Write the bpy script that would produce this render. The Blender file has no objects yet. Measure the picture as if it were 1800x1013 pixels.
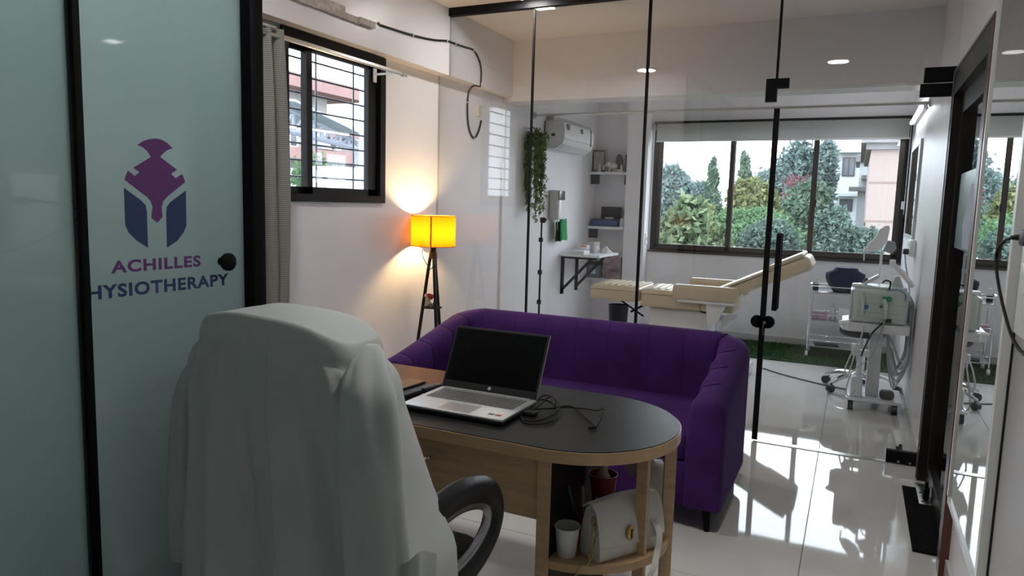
import bpy, bmesh, math, random
import numpy as np
from mathutils import Vector, Matrix, noise
random.seed(7); np.random.seed(7)
S = bpy.context.scene
COL = S.collection

# ------------------------------------------------------------------ camera
CAMZ = 1.45
YAW, PITCH, ROLL, FPX = 0.44544855, 0.11734831, 0.02742032, 1257.07
_f = Vector((-math.sin(YAW)*math.cos(PITCH), math.cos(YAW)*math.cos(PITCH), -math.sin(PITCH)))
_r = Vector((math.cos(YAW), math.sin(YAW), 0)); _u = _r.cross(_f)
_r2 = _r*math.cos(ROLL)+_u*math.sin(ROLL); _u2 = -_r*math.sin(ROLL)+_u*math.cos(ROLL)
cd = bpy.data.cameras.new('camera'); cam = bpy.data.objects.new('camera', cd); COL.objects.link(cam)
cd.sensor_width = 36; cd.lens = FPX/1800*36; cd.clip_start = .02; cd.clip_end = 400
Mx = Matrix((_r2, _u2, -_f)).transposed().to_4x4(); Mx.translation = (0, 0, CAMZ)
cam.matrix_world = Mx; S.camera = cam

def P(px, py, ax, val):
    """world point seen at photo pixel (px,py) on the plane ax=val (used to survey the room)"""
    d = _r2*((px-900)/FPX) - _u2*((py-506.5)/FPX) + _f
    i = 'xyz'.index(ax); c = Vector((0, 0, CAMZ)); return c + d*((val-c[i])/d[i])

# ------------------------------------------------------------------ world, big lights, exposure
W = bpy.data.worlds.new('overcast_sky'); S.world = W; W.use_nodes = True
bg = W.node_tree.nodes['Background']; bg.inputs[0].default_value = (.87, .93, 1, 1); bg.inputs[1].default_value = 7.0
S.view_settings.view_transform = 'Standard'; S.view_settings.look = 'None'
S.view_settings.exposure = 0.3; S.view_settings.gamma = 1; S.view_settings.use_curve_mapping = False
S.cycles.max_bounces = 10; S.cycles.transparent_max_bounces = 24; S.cycles.diffuse_bounces = 5
S.cycles.sample_clamp_indirect = 6; S.cycles.caustics_reflective = False; S.cycles.caustics_refractive = False

XL, XR, YP, YF, YB, ZC = -2.86, .43, 4.64, 8.25, -1.0, 2.84
def portal(name, loc, rot, sx, sy):
    l = bpy.data.lights.new(name, 'AREA'); l.shape = 'RECTANGLE'; l.size = sx; l.size_y = sy; l.cycles.is_portal = True
    o = bpy.data.objects.new(name, l); COL.objects.link(o); o.location = loc; o.rotation_euler = rot
portal('sky_portal_far', (-.87, YF+.12, 1.68), (-math.pi/2, 0, 0), 2.62, 1.5)
portal('sky_portal_side', (XL-.25, 3.5, 1.88), (0, -math.pi/2, 0), .9, .95)

# ------------------------------------------------------------------ materials
MATS = {}
def mat(name, col, rough=.5, metal=0, spec=.5, var=0, scale=8, bump=0, bscale=40, sheen=0, coat=0, emit=None, estr=0, stretch=None, alpha=1, var_col=None):
    if name in MATS: return MATS[name]
    m = bpy.data.materials.new(name); m.use_nodes = True; nt = m.node_tree; b = nt.nodes['Principled BSDF']
    c = (*col, 1)
    b.inputs['Base Color'].default_value = c; b.inputs['Roughness'].default_value = rough; b.inputs['Metallic'].default_value = metal
    b.inputs['Specular IOR Level'].default_value = spec
    if sheen: b.inputs['Sheen Weight'].default_value = sheen; b.inputs['Sheen Roughness'].default_value = .4; b.inputs['Sheen Tint'].default_value = (*[min(1, x*2.5+.1) for x in col], 1)
    if coat: b.inputs['Coat Weight'].default_value = coat; b.inputs['Coat Roughness'].default_value = .08
    if emit: b.inputs['Emission Color'].default_value = (*emit, 1); b.inputs['Emission Strength'].default_value = estr
    tc = nt.nodes.new('ShaderNodeTexCoord'); mp = nt.nodes.new('ShaderNodeMapping'); nt.links.new(tc.outputs['Object'], mp.inputs[0])
    if stretch: mp.inputs['Scale'].default_value = stretch
    n = nt.nodes.new('ShaderNodeTexNoise'); n.inputs['Scale'].default_value = scale; n.inputs['Detail'].default_value = 4; nt.links.new(mp.outputs[0], n.inputs[0])
    r = nt.nodes.new('ShaderNodeValToRGB'); r.color_ramp.elements[0].position = .3; r.color_ramp.elements[1].position = .7
    v = var if var else .02
    c2 = var_col if var_col else [x*(1+v) for x in col]
    r.color_ramp.elements[0].color = (*[x*(1-v) for x in col], 1); r.color_ramp.elements[1].color = (*[min(1, x) for x in c2], 1)
    nt.links.new(n.outputs[0], r.inputs[0]); nt.links.new(r.outputs[0], b.inputs['Base Color'])
    if bump:
        n2 = nt.nodes.new('ShaderNodeTexNoise'); n2.inputs['Scale'].default_value = bscale; nt.links.new(mp.outputs[0], n2.inputs[0])
        bp = nt.nodes.new('ShaderNodeBump'); bp.inputs['Strength'].default_value = bump; bp.inputs['Distance'].default_value = .01
        nt.links.new(n2.outputs[0], bp.inputs['Height']); nt.links.new(bp.outputs[0], b.inputs['Normal'])
    MATS[name] = m; return m
def glassmat(name, tint=(.985, .99, .988), refl=1.0):
    m = bpy.data.materials.new(name); m.use_nodes = True; nt = m.node_tree; nt.nodes.clear()
    o = nt.nodes.new('ShaderNodeOutputMaterial'); mx = nt.nodes.new('ShaderNodeMixShader'); t = nt.nodes.new('ShaderNodeBsdfTransparent')
    g = nt.nodes.new('ShaderNodeBsdfGlossy'); g.inputs['Roughness'].default_value = 0; t.inputs[0].default_value = (*tint, 1)
    lw = nt.nodes.new('ShaderNodeLayerWeight'); lw.inputs[0].default_value = .5
    pw = nt.nodes.new('ShaderNodeMath'); pw.operation = 'POWER'; pw.inputs[1].default_value = 5; nt.links.new(lw.outputs['Facing'], pw.inputs[0])
    ma = nt.nodes.new('ShaderNodeMath'); ma.operation = 'MULTIPLY_ADD'; ma.inputs[1].default_value = .96*refl; ma.inputs[2].default_value = .04*refl
    nt.links.new(pw.outputs[0], ma.inputs[0]); nt.links.new(ma.outputs[0], mx.inputs[0]); nt.links.new(t.outputs[0], mx.inputs[1]); nt.links.new(g.outputs[0], mx.inputs[2])
    nt.links.new(mx.outputs[0], o.inputs[0]); MATS[name] = m; return m
def translucent(name, col, tcol, fac=.5, gloss=.04, rough=.2):
    m = bpy.data.materials.new(name); m.use_nodes = True; nt = m.node_tree; nt.nodes.clear()
    o = nt.nodes.new('ShaderNodeOutputMaterial'); mx = nt.nodes.new('ShaderNodeMixShader'); d = nt.nodes.new('ShaderNodeBsdfDiffuse'); t = nt.nodes.new('ShaderNodeBsdfTranslucent')
    tc = nt.nodes.new('ShaderNodeTexCoord'); n = nt.nodes.new('ShaderNodeTexNoise'); n.inputs['Scale'].default_value = 30; nt.links.new(tc.outputs['Object'], n.inputs[0])
    mr = nt.nodes.new('ShaderNodeMixRGB'); mr.inputs[1].default_value = (*[c*.94 for c in col], 1); mr.inputs[2].default_value = (*col, 1); nt.links.new(n.outputs[0], mr.inputs[0]); nt.links.new(mr.outputs[0], d.inputs[0])
    t.inputs[0].default_value = (*tcol, 1); mx.inputs[0].default_value = fac
    nt.links.new(d.outputs[0], mx.inputs[1]); nt.links.new(t.outputs[0], mx.inputs[2])
    if gloss:
        g = nt.nodes.new('ShaderNodeBsdfGlossy'); g.inputs['Roughness'].default_value = rough
        lw = nt.nodes.new('ShaderNodeLayerWeight'); pw = nt.nodes.new('ShaderNodeMath'); pw.operation = 'POWER'; pw.inputs[1].default_value = 5; lw.inputs[0].default_value = .5
        nt.links.new(lw.outputs['Facing'], pw.inputs[0]); ma = nt.nodes.new('ShaderNodeMath'); ma.operation = 'MULTIPLY_ADD'; ma.inputs[1].default_value = .9; ma.inputs[2].default_value = gloss
        nt.links.new(pw.outputs[0], ma.inputs[0]); m2 = nt.nodes.new('ShaderNodeMixShader'); nt.links.new(ma.outputs[0], m2.inputs[0]); nt.links.new(mx.outputs[0], m2.inputs[1]); nt.links.new(g.outputs[0], m2.inputs[2]); mx = m2
    nt.links.new(mx.outputs[0], o.inputs[0]); MATS[name] = m; return m
def leafmat(name, c1, c2, tr=.35):
    m = bpy.data.materials.new(name); m.use_nodes = True; nt = m.node_tree; nt.nodes.clear()
    o = nt.nodes.new('ShaderNodeOutputMaterial'); g = nt.nodes.new('ShaderNodeNewGeometry'); r = nt.nodes.new('ShaderNodeValToRGB')
    r.color_ramp.elements[0].color = (*c1, 1); r.color_ramp.elements[1].color = (*c2, 1); nt.links.new(g.outputs['Random Per Island'], r.inputs[0])
    d = nt.nodes.new('ShaderNodeBsdfDiffuse'); t = nt.nodes.new('ShaderNodeBsdfTranslucent'); mx = nt.nodes.new('ShaderNodeMixShader'); mx.inputs[0].default_value = tr
    nt.links.new(r.outputs[0], d.inputs[0]); nt.links.new(r.outputs[0], t.inputs[0]); nt.links.new(d.outputs[0], mx.inputs[1]); nt.links.new(t.outputs[0], mx.inputs[2]); nt.links.new(mx.outputs[0], o.inputs[0])
    MATS[name] = m; return m

WALL = mat('painted_wall', (.80, .785, .805), .35, var=.03, scale=1.5, bump=.03, bscale=60)
CEIL = mat('ceiling_paint', (.84, .80, .765), .6, var=.02, scale=1.2)
TILE = mat('polished_floor_tile', (.64, .64, .62), .035, spec=.58, var=.05, scale=2.2)
GROUT = mat('grout', (.30, .29, .27), .8)
BLACKM = mat('black_metal', (.005, .005, .006), .5, spec=.12)
BLACKP = mat('black_plastic', (.012, .012, .014), .45, spec=.3)
SEAL = mat('black_silicone', (.005, .005, .005), .6, spec=.15)
DARKAL = mat('dark_bronze_aluminium', (.008, .007, .007), .45, spec=.15)
BROWNAL = mat('brown_aluminium', (.06, .048, .042), .35, metal=.4)
CHROME = mat('chrome', (.75, .76, .78), .12, metal=1)
STEEL = mat('brushed_steel', (.55, .54, .52), .28, metal=1, var=.06, scale=30)
WHITEP = mat('white_plastic', (.78, .79, .80), .3)
GREYP = mat('grey_plastic', (.33, .34, .36), .4)
GLASS = glassmat('clear_glass')
WGLASS = glassmat('window_glass', (.95, .97, .985))
WOODE = mat('beech_laminate', (.50, .345, .20), .4, var=.14, scale=5, stretch=(1, 1, 12))
WOODH = mat('beech_edge_band', (.50, .34, .19), .35, var=.1, scale=6, stretch=(1, 8, 8))
BLKLAM = mat('black_wood_laminate', (.011, .011, .012), .34, spec=.10, var=.25, scale=8, stretch=(1, 14, 1), bump=.05, bscale=80)
VELVET = mat('purple_velvet', (.046, .013, .100), .8, spec=.15, var=.22, scale=5, sheen=.22, bump=.04, bscale=120)
CREAM = mat('cream_vinyl', (.62, .53, .38), .38, var=.04, bump=.04, bscale=30)
CLOTH = mat('white_cotton', (.53, .56, .555), .85, spec=.2, var=.03, scale=6, bump=.05, bscale=220)
MIRROR = mat('mirror_silver', (.86, .90, .89), .0, metal=1)
FROST = translucent('frosted_film_glass', (.14, .16, .16), (.74, .84, .83), .68, gloss=.05, rough=.03)
SHADE = translucent('yellow_lamp_fabric', (.55, .24, .01), (.17, .062, .0014), .75, gloss=0)
EMITW = mat('led_emitter', (1, 1, 1), .5, emit=(1, .96, .91), estr=170)

# ------------------------------------------------------------------ mesh helpers
ORG = {}
class B:
    def __init__(s): s.bm = bmesh.new()
    def box(s, lo, hi, bev=0, seg=2, rot=None, piv=None):
        lo = Vector(lo); hi = Vector(hi); r = bmesh.ops.create_cube(s.bm, size=1); vs = r['verts']
        for v in vs: v.co = Vector([(lo[i]+hi[i])/2 + v.co[i]*(hi[i]-lo[i]) for i in range(3)])
        if bev:
            es = list({e for v in vs for e in v.link_edges}); rr = bmesh.ops.bevel(s.bm, geom=es, offset=bev, segments=seg, profile=.5, affect='EDGES')
            vs = list({v for f in rr['faces'] for v in f.verts} | {v for v in vs if v.is_valid})
        if rot is not None:
            p = Vector(piv) if piv is not None else (lo+hi)/2
            for v in vs: v.co = p + rot @ (v.co-p)
        return s
    def cyl(s, p0, p1, r0, r1=None, n=14, cap=True):
        r1 = r0 if r1 is None else r1; return s.tube([p0, p1], [r0, r1], n, cap)
    def tube(s, pts, r, n=8, cap=True, flat=None):
        pts = [Vector(p) for p in pts]; N = len(pts); R = r if isinstance(r, (list, tuple)) else [r]*N; rings = []; up = None
        for i, p in enumerate(pts):
            t = (pts[min(i+1, N-1)]-pts[max(i-1, 0)]).normalized()
            if up is None:
                up = Vector((0, 0, 1)) if abs(t.z) < .9 else Vector((1, 0, 0))
            a = t.cross(up)
            if a.length < 1e-5: a = t.cross(Vector((.3, .9, .1)))
            a.normalize(); b = a.cross(t).normalized(); up = b
            fa, fb = flat if flat else (1, 1)
            rings.append([s.bm.verts.new(p + a*(math.cos(k*2*math.pi/n)*R[i]*fa) + b*(math.sin(k*2*math.pi/n)*R[i]*fb)) for k in range(n)])
        for i in range(N-1):
            for k in range(n): s.bm.faces.new((rings[i][k], rings[i][(k+1) % n], rings[i+1][(k+1) % n], rings[i+1][k]))
        if cap: s.bm.faces.new(rings[0][::-1]); s.bm.faces.new(rings[-1])
        return s
    def lathe(s, prof, c, n=20, cap=True, axis='z'):
        rings = []
        for r, h in prof:
            ring = []
            for k in range(n):
                a = k*2*math.pi/n; x, y = r*math.cos(a), r*math.sin(a)
                v = {'z': (x, y, h), 'y': (x, h, -y), 'x': (h, x, y)}[axis]
                ring.append(s.bm.verts.new(Vector(c)+Vector(v)))
            rings.append(ring)
        for i in range(len(rings)-1):
            for k in range(n): s.bm.faces.new((rings[i][k], rings[i][(k+1) % n], rings[i+1][(k+1) % n], rings[i+1][k]))
        if cap: s.bm.faces.new(rings[0][::-1]); s.bm.faces.new(rings[-1])
        return s
    def ball(s, c, r, n=12):
        r = (r, r, r) if not isinstance(r, (tuple, list)) else r
        q = bmesh.ops.create_uvsphere(s.bm, u_segments=n, v_segments=max(6, n*2//3), radius=1)
        for v in q['verts']: v.co = Vector(c)+Vector((v.co.x*r[0], v.co.y*r[1], v.co.z*r[2]))
        return s
    def prism(s, poly, ax, lo, hi):
        """poly: list of 2D points in the two other axes (x,y,z order); extruded along ax from lo to hi"""
        def mk(p, h): return {'x': (h, p[0], p[1]), 'y': (p[0], h, p[1]), 'z': (p[0], p[1], h)}[ax]
        a = [s.bm.verts.new(mk(p, lo)) for p in poly]; b = [s.bm.verts.new(mk(p, hi)) for p in poly]; n = len(poly)
        f1 = s.bm.faces.new(a[::-1]); f2 = s.bm.faces.new(b)
        for i in range(n): s.bm.faces.new((a[i], a[(i+1) % n], b[(i+1) % n], b[i]))
        return s
    def loft(s, secs, closed=True, cap0=True, cap1=True):
        rings = [[s.bm.verts.new(p) for p in sec] for sec in secs]; n = len(secs[0])
        for i in range(len(rings)-1):
            for k in range(n if closed else n-1): s.bm.faces.new((rings[i][k], rings[i][(k+1) % n], rings[i+1][(k+1) % n], rings[i+1][k]))
        if closed and cap0: s.bm.faces.new(rings[0][::-1])
        if closed and cap1: s.bm.faces.new(rings[-1])
        return s
    def rot(s, M, piv):
        p = Vector(piv)
        for v in s.bm.verts: v.co = p + M @ (v.co-p)
        return s

def mesh_from(bm, m, name, off, ang=40):
    bmesh.ops.recalc_face_normals(bm, faces=bm.faces[:]); me = bpy.data.meshes.new(name); 
    for v in bm.verts: v.co -= off
    bm.to_mesh(me); bm.free()
    for p in me.polygons: p.use_smooth = True
    me.set_sharp_from_angle(angle=math.radians(ang)); me.materials.append(m); return me
def T(name, label, cat, loc, group=None):
    o = bpy.data.objects.new(name, None); COL.objects.link(o); o.location = loc; o.empty_display_size = .1
    o['label'] = label; o['category'] = cat
    if group: o['group'] = group
    ORG[o.name] = Vector(loc); return o
def part(name, b, m, parent, label=None, ang=40, kind=None):
    bm = b.bm if isinstance(b, B) else b; off = ORG[parent.name]
    o = bpy.data.objects.new(name, mesh_from(bm, m, name, off, ang)); COL.objects.link(o); o.parent = parent; ORG[o.name] = off
    if label: o['label'] = label
    if kind: o['kind'] = kind
    return o
def one(name, b, m, label, cat, loc, group=None, ang=40, kind=None):
    o = bpy.data.objects.new(name, mesh_from(b.bm, m, name, Vector(loc), ang)); COL.objects.link(o); o.location = loc; ORG[o.name] = Vector(loc)
    o['label'] = label; o['category'] = cat
    if group: o['group'] = group
    if kind: o['kind'] = kind
    return o
def struct(name, b, m, label, cat, ang=40):
    if b is None:
        o = bpy.data.objects.new(name, None); COL.objects.link(o); o.empty_display_size = .1
    else:
        o = bpy.data.objects.new(name, mesh_from(b.bm, m, name, Vector((0, 0, 0)), ang)); COL.objects.link(o)
    o['kind'] = 'structure'; o['label'] = label; o['category'] = cat; ORG[o.name] = Vector((0, 0, 0)); return o
def text_mesh(txt, m, name, parent, place, w, h, bold=.02):
    """flat lettering scaled to w x h; place(u,v)->world"""
    cu = bpy.data.curves.new('t', 'FONT'); cu.body = txt; cu.offset = bold; cu.resolution_u = 4; cu.space_character = 1.12
    o = bpy.data.objects.new('t', cu); COL.objects.link(o); bpy.context.view_layer.update()
    me = bpy.data.meshes.new_from_object(o.evaluated_get(bpy.context.evaluated_depsgraph_get())); bpy.data.objects.remove(o); bpy.data.curves.remove(cu)
    xs = [v.co.x for v in me.vertices]; ys = [v.co.y for v in me.vertices]; x0, x1, y0, y1 = min(xs), max(xs), min(ys), max(ys)
    off = ORG[parent.name]
    for v in me.vertices: v.co = Vector(place((v.co.x-x0)/(x1-x0)*w, (v.co.y-y0)/(y1-y0)*h)) - off
    me.name = name; me.materials.append(m)
    ob = bpy.data.objects.new(name, me); COL.objects.link(ob); ob.parent = parent; ORG[ob.name] = off; return ob
def wallrect(ax, a0, a1, u0, u1, z0, z1, holes=()):
    """slab between ax=a0..a1 over u,z with rectangular holes (u0,u1,z0,z1)"""
    b = B(); us = sorted({u0, u1, *[h[0] for h in holes], *[h[1] for h in holes]}); zs = sorted({z0, z1, *[h[2] for h in holes], *[h[3] for h in holes]})
    us = [u for u in us if u0 <= u <= u1]; zs = [z for z in zs if z0 <= z <= z1]
    for i in range(len(us)-1):
        for j in range(len(zs)-1):
            cu_, cz = (us[i]+us[i+1])/2, (zs[j]+zs[j+1])/2
            if any(h[0] < cu_ < h[1] and h[2] < cz < h[3] for h in holes): continue
            if ax == 'x': b.box((a0, us[i], zs[j]), (a1, us[i+1], zs[j+1]))
            else: b.box((us[i], a0, zs[j]), (us[i+1], a1, zs[j+1]))
    bmesh.ops.remove_doubles(b.bm, verts=b.bm.verts[:], dist=1e-5)
    # drop the doubled inner faces
    seen = {}
    for f in b.bm.faces: seen.setdefault(tuple(sorted(v.index for v in f.verts)), []).append(f)
    b.bm.verts.index_update(); seen = {}
    for f in b.bm.faces: seen.setdefault(frozenset(v.index for v in f.verts), []).append(f)
    bmesh.ops.delete(b.bm, geom=[f for fs in seen.values() if len(fs) > 1 for f in fs], context='FACES_ONLY')
    return b
def leaves(n, centers, size, seed, aspect=.45, droop=0, shell=.55):
    """cloud of small leaf quads (two bent triangles pairs) in ellipsoids [(c,r,weight)]"""
    g = np.random.default_rng(seed); w = np.array([c[2] for c in centers], float); w /= w.sum()
    idx = g.choice(len(centers), n, p=w); C = np.array([c[0] for c in centers])[idx]; R = np.array([c[1] for c in centers])[idx]
    d = g.normal(size=(n, 3)); d /= np.linalg.norm(d, axis=1)[:, None]; rad = (shell+(1-shell)*g.random(n))[:, None]*(1+.10*g.normal(size=(n, 1)))
    p = C+d*R*rad
    t = g.normal(size=(n, 3)); t[:, 2] -= droop; t /= np.linalg.norm(t, axis=1)[:, None]
    q = np.cross(t, g.normal(size=(n, 3))+d*1.5); q /= np.linalg.norm(q, axis=1)[:, None]
    L = size*(.6+.8*g.random(n))[:, None]
    v = np.stack([p-t*L, p+q*L*aspect, p+t*L, p-q*L*aspect], 1).reshape(-1, 3)
    return v, np.arange(n*4).reshape(-1, 4)
def leaf_obj(name, vf, m, parent, kind=None):
    me = bpy.data.meshes.new(name); off = np.array(ORG[parent.name]); me.from_pydata((vf[0]-off).tolist(), [], vf[1].tolist()); me.materials.append(m)
    o = bpy.data.objects.new(name, me); COL.objects.link(o); o.parent = parent; ORG[o.name] = ORG[parent.name]
    if kind: o['kind'] = kind
    return o
def smooth_path(pts, k=6):
    pts = [Vector(p) for p in pts]; out = []
    for i in range(len(pts)-1):
        a, b, c, d = pts[max(i-1, 0)], pts[i], pts[i+1], pts[min(i+2, len(pts)-1)]
        for j in range(k):
            t = j/k; out.append(.5*((2*b)+(c-a)*t+(2*a-5*b+4*c-d)*t*t+(3*b-a-3*c+d)*t**3))
    out.append(pts[-1]); return out
# ================================================================== STRUCTURE
fl = struct('floor', B().box((XL, YB, -.10), (XR, YF, -.006)), GROUT, 'polished cream tiled floor of the clinic', 'floor')
xs = [-3.307+.8*i for i in range(7)]; ys = [-2.94+1.9*i for i in range(8)]
for i in range(len(xs)-1):
    for j in range(len(ys)-1):
        a0, a1, b0, b1 = max(xs[i]+.002, XL), min(xs[i+1]-.002, XR), max(ys[j]+.002, YB), min(ys[j+1]-.002, YF)
        if a1-a0 > .02 and b1-b0 > .02: part('tile', B().box((a0, b0, -.012), (a1, b1, 0)), TILE, fl)
WIN1 = (3.02, 3.96, 1.43, 2.365); WIN2 = (-2.17, XR, .95, 2.42); DOOR = (3.22, 4.45, 0, 2.2)
struct('wall_left', wallrect('x', XL-.2, XL, YB, YF+.2, -.1, ZC, [WIN1]), WALL, 'white left wall with the small black window', 'wall')
struct('wall_right', wallrect('x', XR, XR+.18, YB, YF+.2, -.1, ZC, [DOOR]), WALL, 'white right wall with the dark door frame', 'wall')
struct('wall_far', wallrect('y', YF, YF+.2, XL, XR, -.1, ZC, [WIN2]), WALL, 'white far wall below and around the wide window', 'wall')
struct('wall_back', wallrect('y', YB-.1, YB, XL-.2, XR+.18, -.1, ZC), WALL, 'white wall behind the desk end of the room', 'wall')
struct('ceiling', B().box((XL-.2, YB-.1, ZC), (XR+.18, YF+.2, ZC+.12)), CEIL, 'plain white ceiling', 'ceiling')
struct('beam_left', B().box((XL, 1.75, 2.37), (-2.77, 5.71, ZC)), WALL, 'white boxed beam along the top of the left wall', 'beam')
struct('beam_cross', B().box((XL, 5.71, 2.33), (XR, 5.96, ZC)), WALL, 'deep white cross beam over the treatment area', 'beam')
struct('pillar_left', B().box((XL, 5.71, 0), (-2.842, 5.96, 2.33)), WALL, 'shallow white pilaster below the cross beam', 'pillar')
struct('pillar_far', B().box((-2.43, 8.05, 0), (-2.19, YF, ZC)), WALL, 'white pillar between shelf niche and wide window', 'pillar')
struct('wall_cabin', B().box((XL, 1.65, 0), (-1.70, 1.705, ZC)), WALL, 'white cabin wall behind the frosted glass', 'wall')
b = B(); y0, y1 = 2.2, 6.0
b.box((XR+1.3, y0, -.1), (XR+1.4, y1, ZC)).box((XR+.18, y0-.1, -.1), (XR+1.4, y0, ZC)).box((XR+.18, y1, -.1), (XR+1.4, y1+.1, ZC)).box((XR+.18, y0, -.1), (XR+1.4, y1, -.0)).box((XR+.18, y0, 2.5), (XR+1.4, y1, 2.6))
struct('wall_corridor', b, mat('corridor_paint', (.12, .12, .12), .6), 'dark corridor outside the entrance door', 'wall')
# skirting strips
struct('baseboard_right', B().box((XR-.012, 4.72, 0), (XR, YF, .085)).box((XR-.012, YB, 0), (XR, 3.21, .085)), mat('skirting_tile', (.55, .55, .54), .1), 'pale tile skirting along the right wall', 'baseboard')
struct('baseboard_far', B().box((-2.19, YF-.012, 0), (XR-.012, YF, .085)), MATS['skirting_tile'], 'pale tile skirting under the wide window', 'baseboard')

# ---- glass partition
pt = struct('wall_partition', None, None, 'clear frameless glass partition behind the purple sofa', 'glass partition')
g0, g1 = YP-.005, YP+.005
part('pane', B().prism([(XL+.004, .003), (-2.106, .003), (-2.106, 2.79), (-2.768, 2.79), (-2.768, 2.368), (XL+.004, 2.368)], 'y', g0, g1), GLASS, pt)
part('pane', B().box((-2.094, g0, .003), (-1.297, g1, 2.79)), GLASS, pt)
part('pane', B().box((-1.283, g0, .003), (-.502, g1, 2.79)), GLASS, pt)
part('pane', B().box((-.496, g0, 2.178), (XR-.005, g1, 2.79)), GLASS, pt, 'glass panel above the door')
part('joint', B().box((-2.107, g0-.003, 0), (-2.093, g1+.003, 2.79)), SEAL, pt)
part('joint', B().box((-1.299, g0-.003, 0), (-1.281, g1+.003, 2.79)), SEAL, pt)
part('joint', B().box((-.504, g0-.003, 2.17), (-.490, g1+.003, 2.79)), SEAL, pt)
part('edge_bead', B().box((XL, g0-.002, 0), (XL+.006, g1+.002, 2.37)).box((-2.774, g0-.002, 2.37), (-2.766, g1+.002, 2.79)), mat('clear_bead', (.45, .47, .47), .4), pt)
part('top_channel', B().box((-2.77, YP-.025, 2.785), (XR, YP+.025, ZC)), BLACKM, pt)
part('threshold', B().box((-.49, YP-.022, 0), (XR, YP+.03, .004)), STEEL, pt)
d1 = struct('door_1', None, None, 'clear glass door with black pull handle in the partition', 'glass door')
part('leaf', B().box((-.478, g0, .012), (.415, g1, 2.168)), GLASS, d1)
part('edge_seal', B().box((-.500, YP-.014, .012), (-.468, YP+.014, 2.06)), SEAL, d1)
# corner patch fitting (L shaped) and hinges
b = B().prism([(-.555, 2.235), (-.425, 2.235), (-.425, 2.178), (-.490, 2.178), (-.490, 2.10), (-.555, 2.10)], 'y', YP-.018, YP+.018)
part('corner_patch', b, BLACKM, d1)
b = B().box((.272, YP-.02, 2.175), (XR, YP+.02, 2.255), .003).box((.258, YP-.018, 2.098), (XR-.012, YP+.018, 2.168), .003)
part('top_hinge', b, BLACKM, d1)
part('floor_hinge', B().box((.255, YP-.02, .006), (XR-.005, YP+.02, .078), .003), BLACKM, d1)
part('hinge_screw', B().cyl((.32, YP-.026, .018), (.32, YP-.021, .018), .006).cyl((.38, YP-.026, .018), (.38, YP-.021, .018), .006), STEEL, d1)
h = part('pull_handle', B().box((-.432, YP-.062, .845), (-.402, YP-.034, 1.315), .003).box((-.432, YP+.034, .845), (-.402, YP+.062, 1.315), .003), BLACKM, d1)
part('standoff', B().cyl((-.417, YP-.05, .93), (-.417, YP+.05, .93), .009).cyl((-.417, YP-.05, 1.23), (-.417, YP+.05, 1.23), .009), STEEL, h)
b = B().lathe([(.036, -.02), (.04, -.012), (.04, .012), (.036, .02)], (-.515, YP, .765), 24, axis='y').lathe([(.036, -.02), (.04, -.012), (.04, .012), (.036, .02)], (-.452, YP, .765), 24, axis='y').box((-.515, YP-.02, .727), (-.452, YP+.02, .803))
lk = part('door_lock', b, BLACKM, d1)
part('lock_cylinder', B().cyl((-.470, YP-.03, .763), (-.470, YP-.02, .763), .011), STEEL, lk)
part('key', B().box((-.4715, YP-.05, .757), (-.4685, YP-.03, .769)).tube(smooth_path([(-.470, YP-.048, .757), (-.474, YP-.046, .735), (-.472, YP-.044, .705), (-.470, YP-.042, .69)]), .003, 6), STEEL, lk)

# ---- left sliding frosted glass (fixed panel in front, logo door behind)
d3 = struct('door_3', None, None, 'frosted sliding glass door with purple helmet logo and black knob', 'sliding door')
XD, XFX = -1.685, -1.632
part('leaf', B().box((XD-.005, 1.045, .01), (XD+.005, 1.618, ZC-.03)), FROST, d3)
part('edge_post', B().box((-1.70, 1.612, 0), (-1.640, 1.663, ZC), .003), BLACKM, d3)
part('edge_strip', B().box((XFX-.022, 1.066, 0), (XFX+.012, 1.084, ZC), .002), SEAL, d3)
part('knob', B().lathe([(.012, .0), (.012, .018), (.022, .02), (.026, .026), (.026, .036), (.02, .04)], (XD+.005, 1.523, 1.258), 24, axis='x'), BLACKM, d3)
fx = part('fixed_panel', B().box((XFX-.005, YB, .01), (XFX+.005, 1.066, ZC-.03)), GLASS, d3)
part('frosted_film', B().box((XFX-.008, YB, .01), (XFX-.0055, 1.060, ZC-.03)), FROST, fx)
part('track', B().box((-1.72, YB, ZC-.05), (-1.61, 1.612, ZC)), BLACKM, d3)
part('floor_track', B().box((-1.72, YB, 0), (-1.61, 1.612, .008)), BLACKM, d3)
PURP = mat('purple_print', (.15, .048, .20), .5); NAVY = mat('navy_print', (.030, .055, .155), .5)
xp = XD+.0055
def decal(name, px, m):
    pts = [P(x/2, y/2, 'x', xp) for x, y in px]
    b = B(); b.prism([(p.y, p.z) for p in pts], 'x', xp, xp+.0006); return part(name, b, m, d3)
arc = [(482, 510), (505, 495), (525, 489), (545, 487), (565, 490), (588, 503), (607, 522), (590, 527), (575, 538), (563, 552)]
decal('logo_crest', arc + [(622, 597), (601, 611), (617, 627), (640, 612), (651, 640), (590, 690), (574, 707), (568, 728), (571, 764), (552, 783), (532, 766), (536, 728), (530, 708), (515, 692), (437, 632), (449, 600), (473, 619), (490, 606), (468, 590), (530, 552), (518, 532), (500, 517)], PURP)
decal('logo_cheek', [(435, 660), (497, 706), (512, 722), (516, 745), (520, 872), (480, 846), (452, 818), (440, 793)], NAVY)
decal('logo_cheek', [(653, 670), (598, 711), (586, 728), (584, 750), (587, 871), (622, 848), (645, 818), (655, 793)], NAVY)
a = P(195, 480, 'x', xp); c = P(353, 470, 'x', xp); t = P(195, 456, 'x', xp)
text_mesh('ACHILLES', PURP, 'lettering', d3, lambda u, v: (xp+.0004, a.y+u, a.z-.002+v), c.y-a.y, t.z-a.z-.002, .036)
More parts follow.
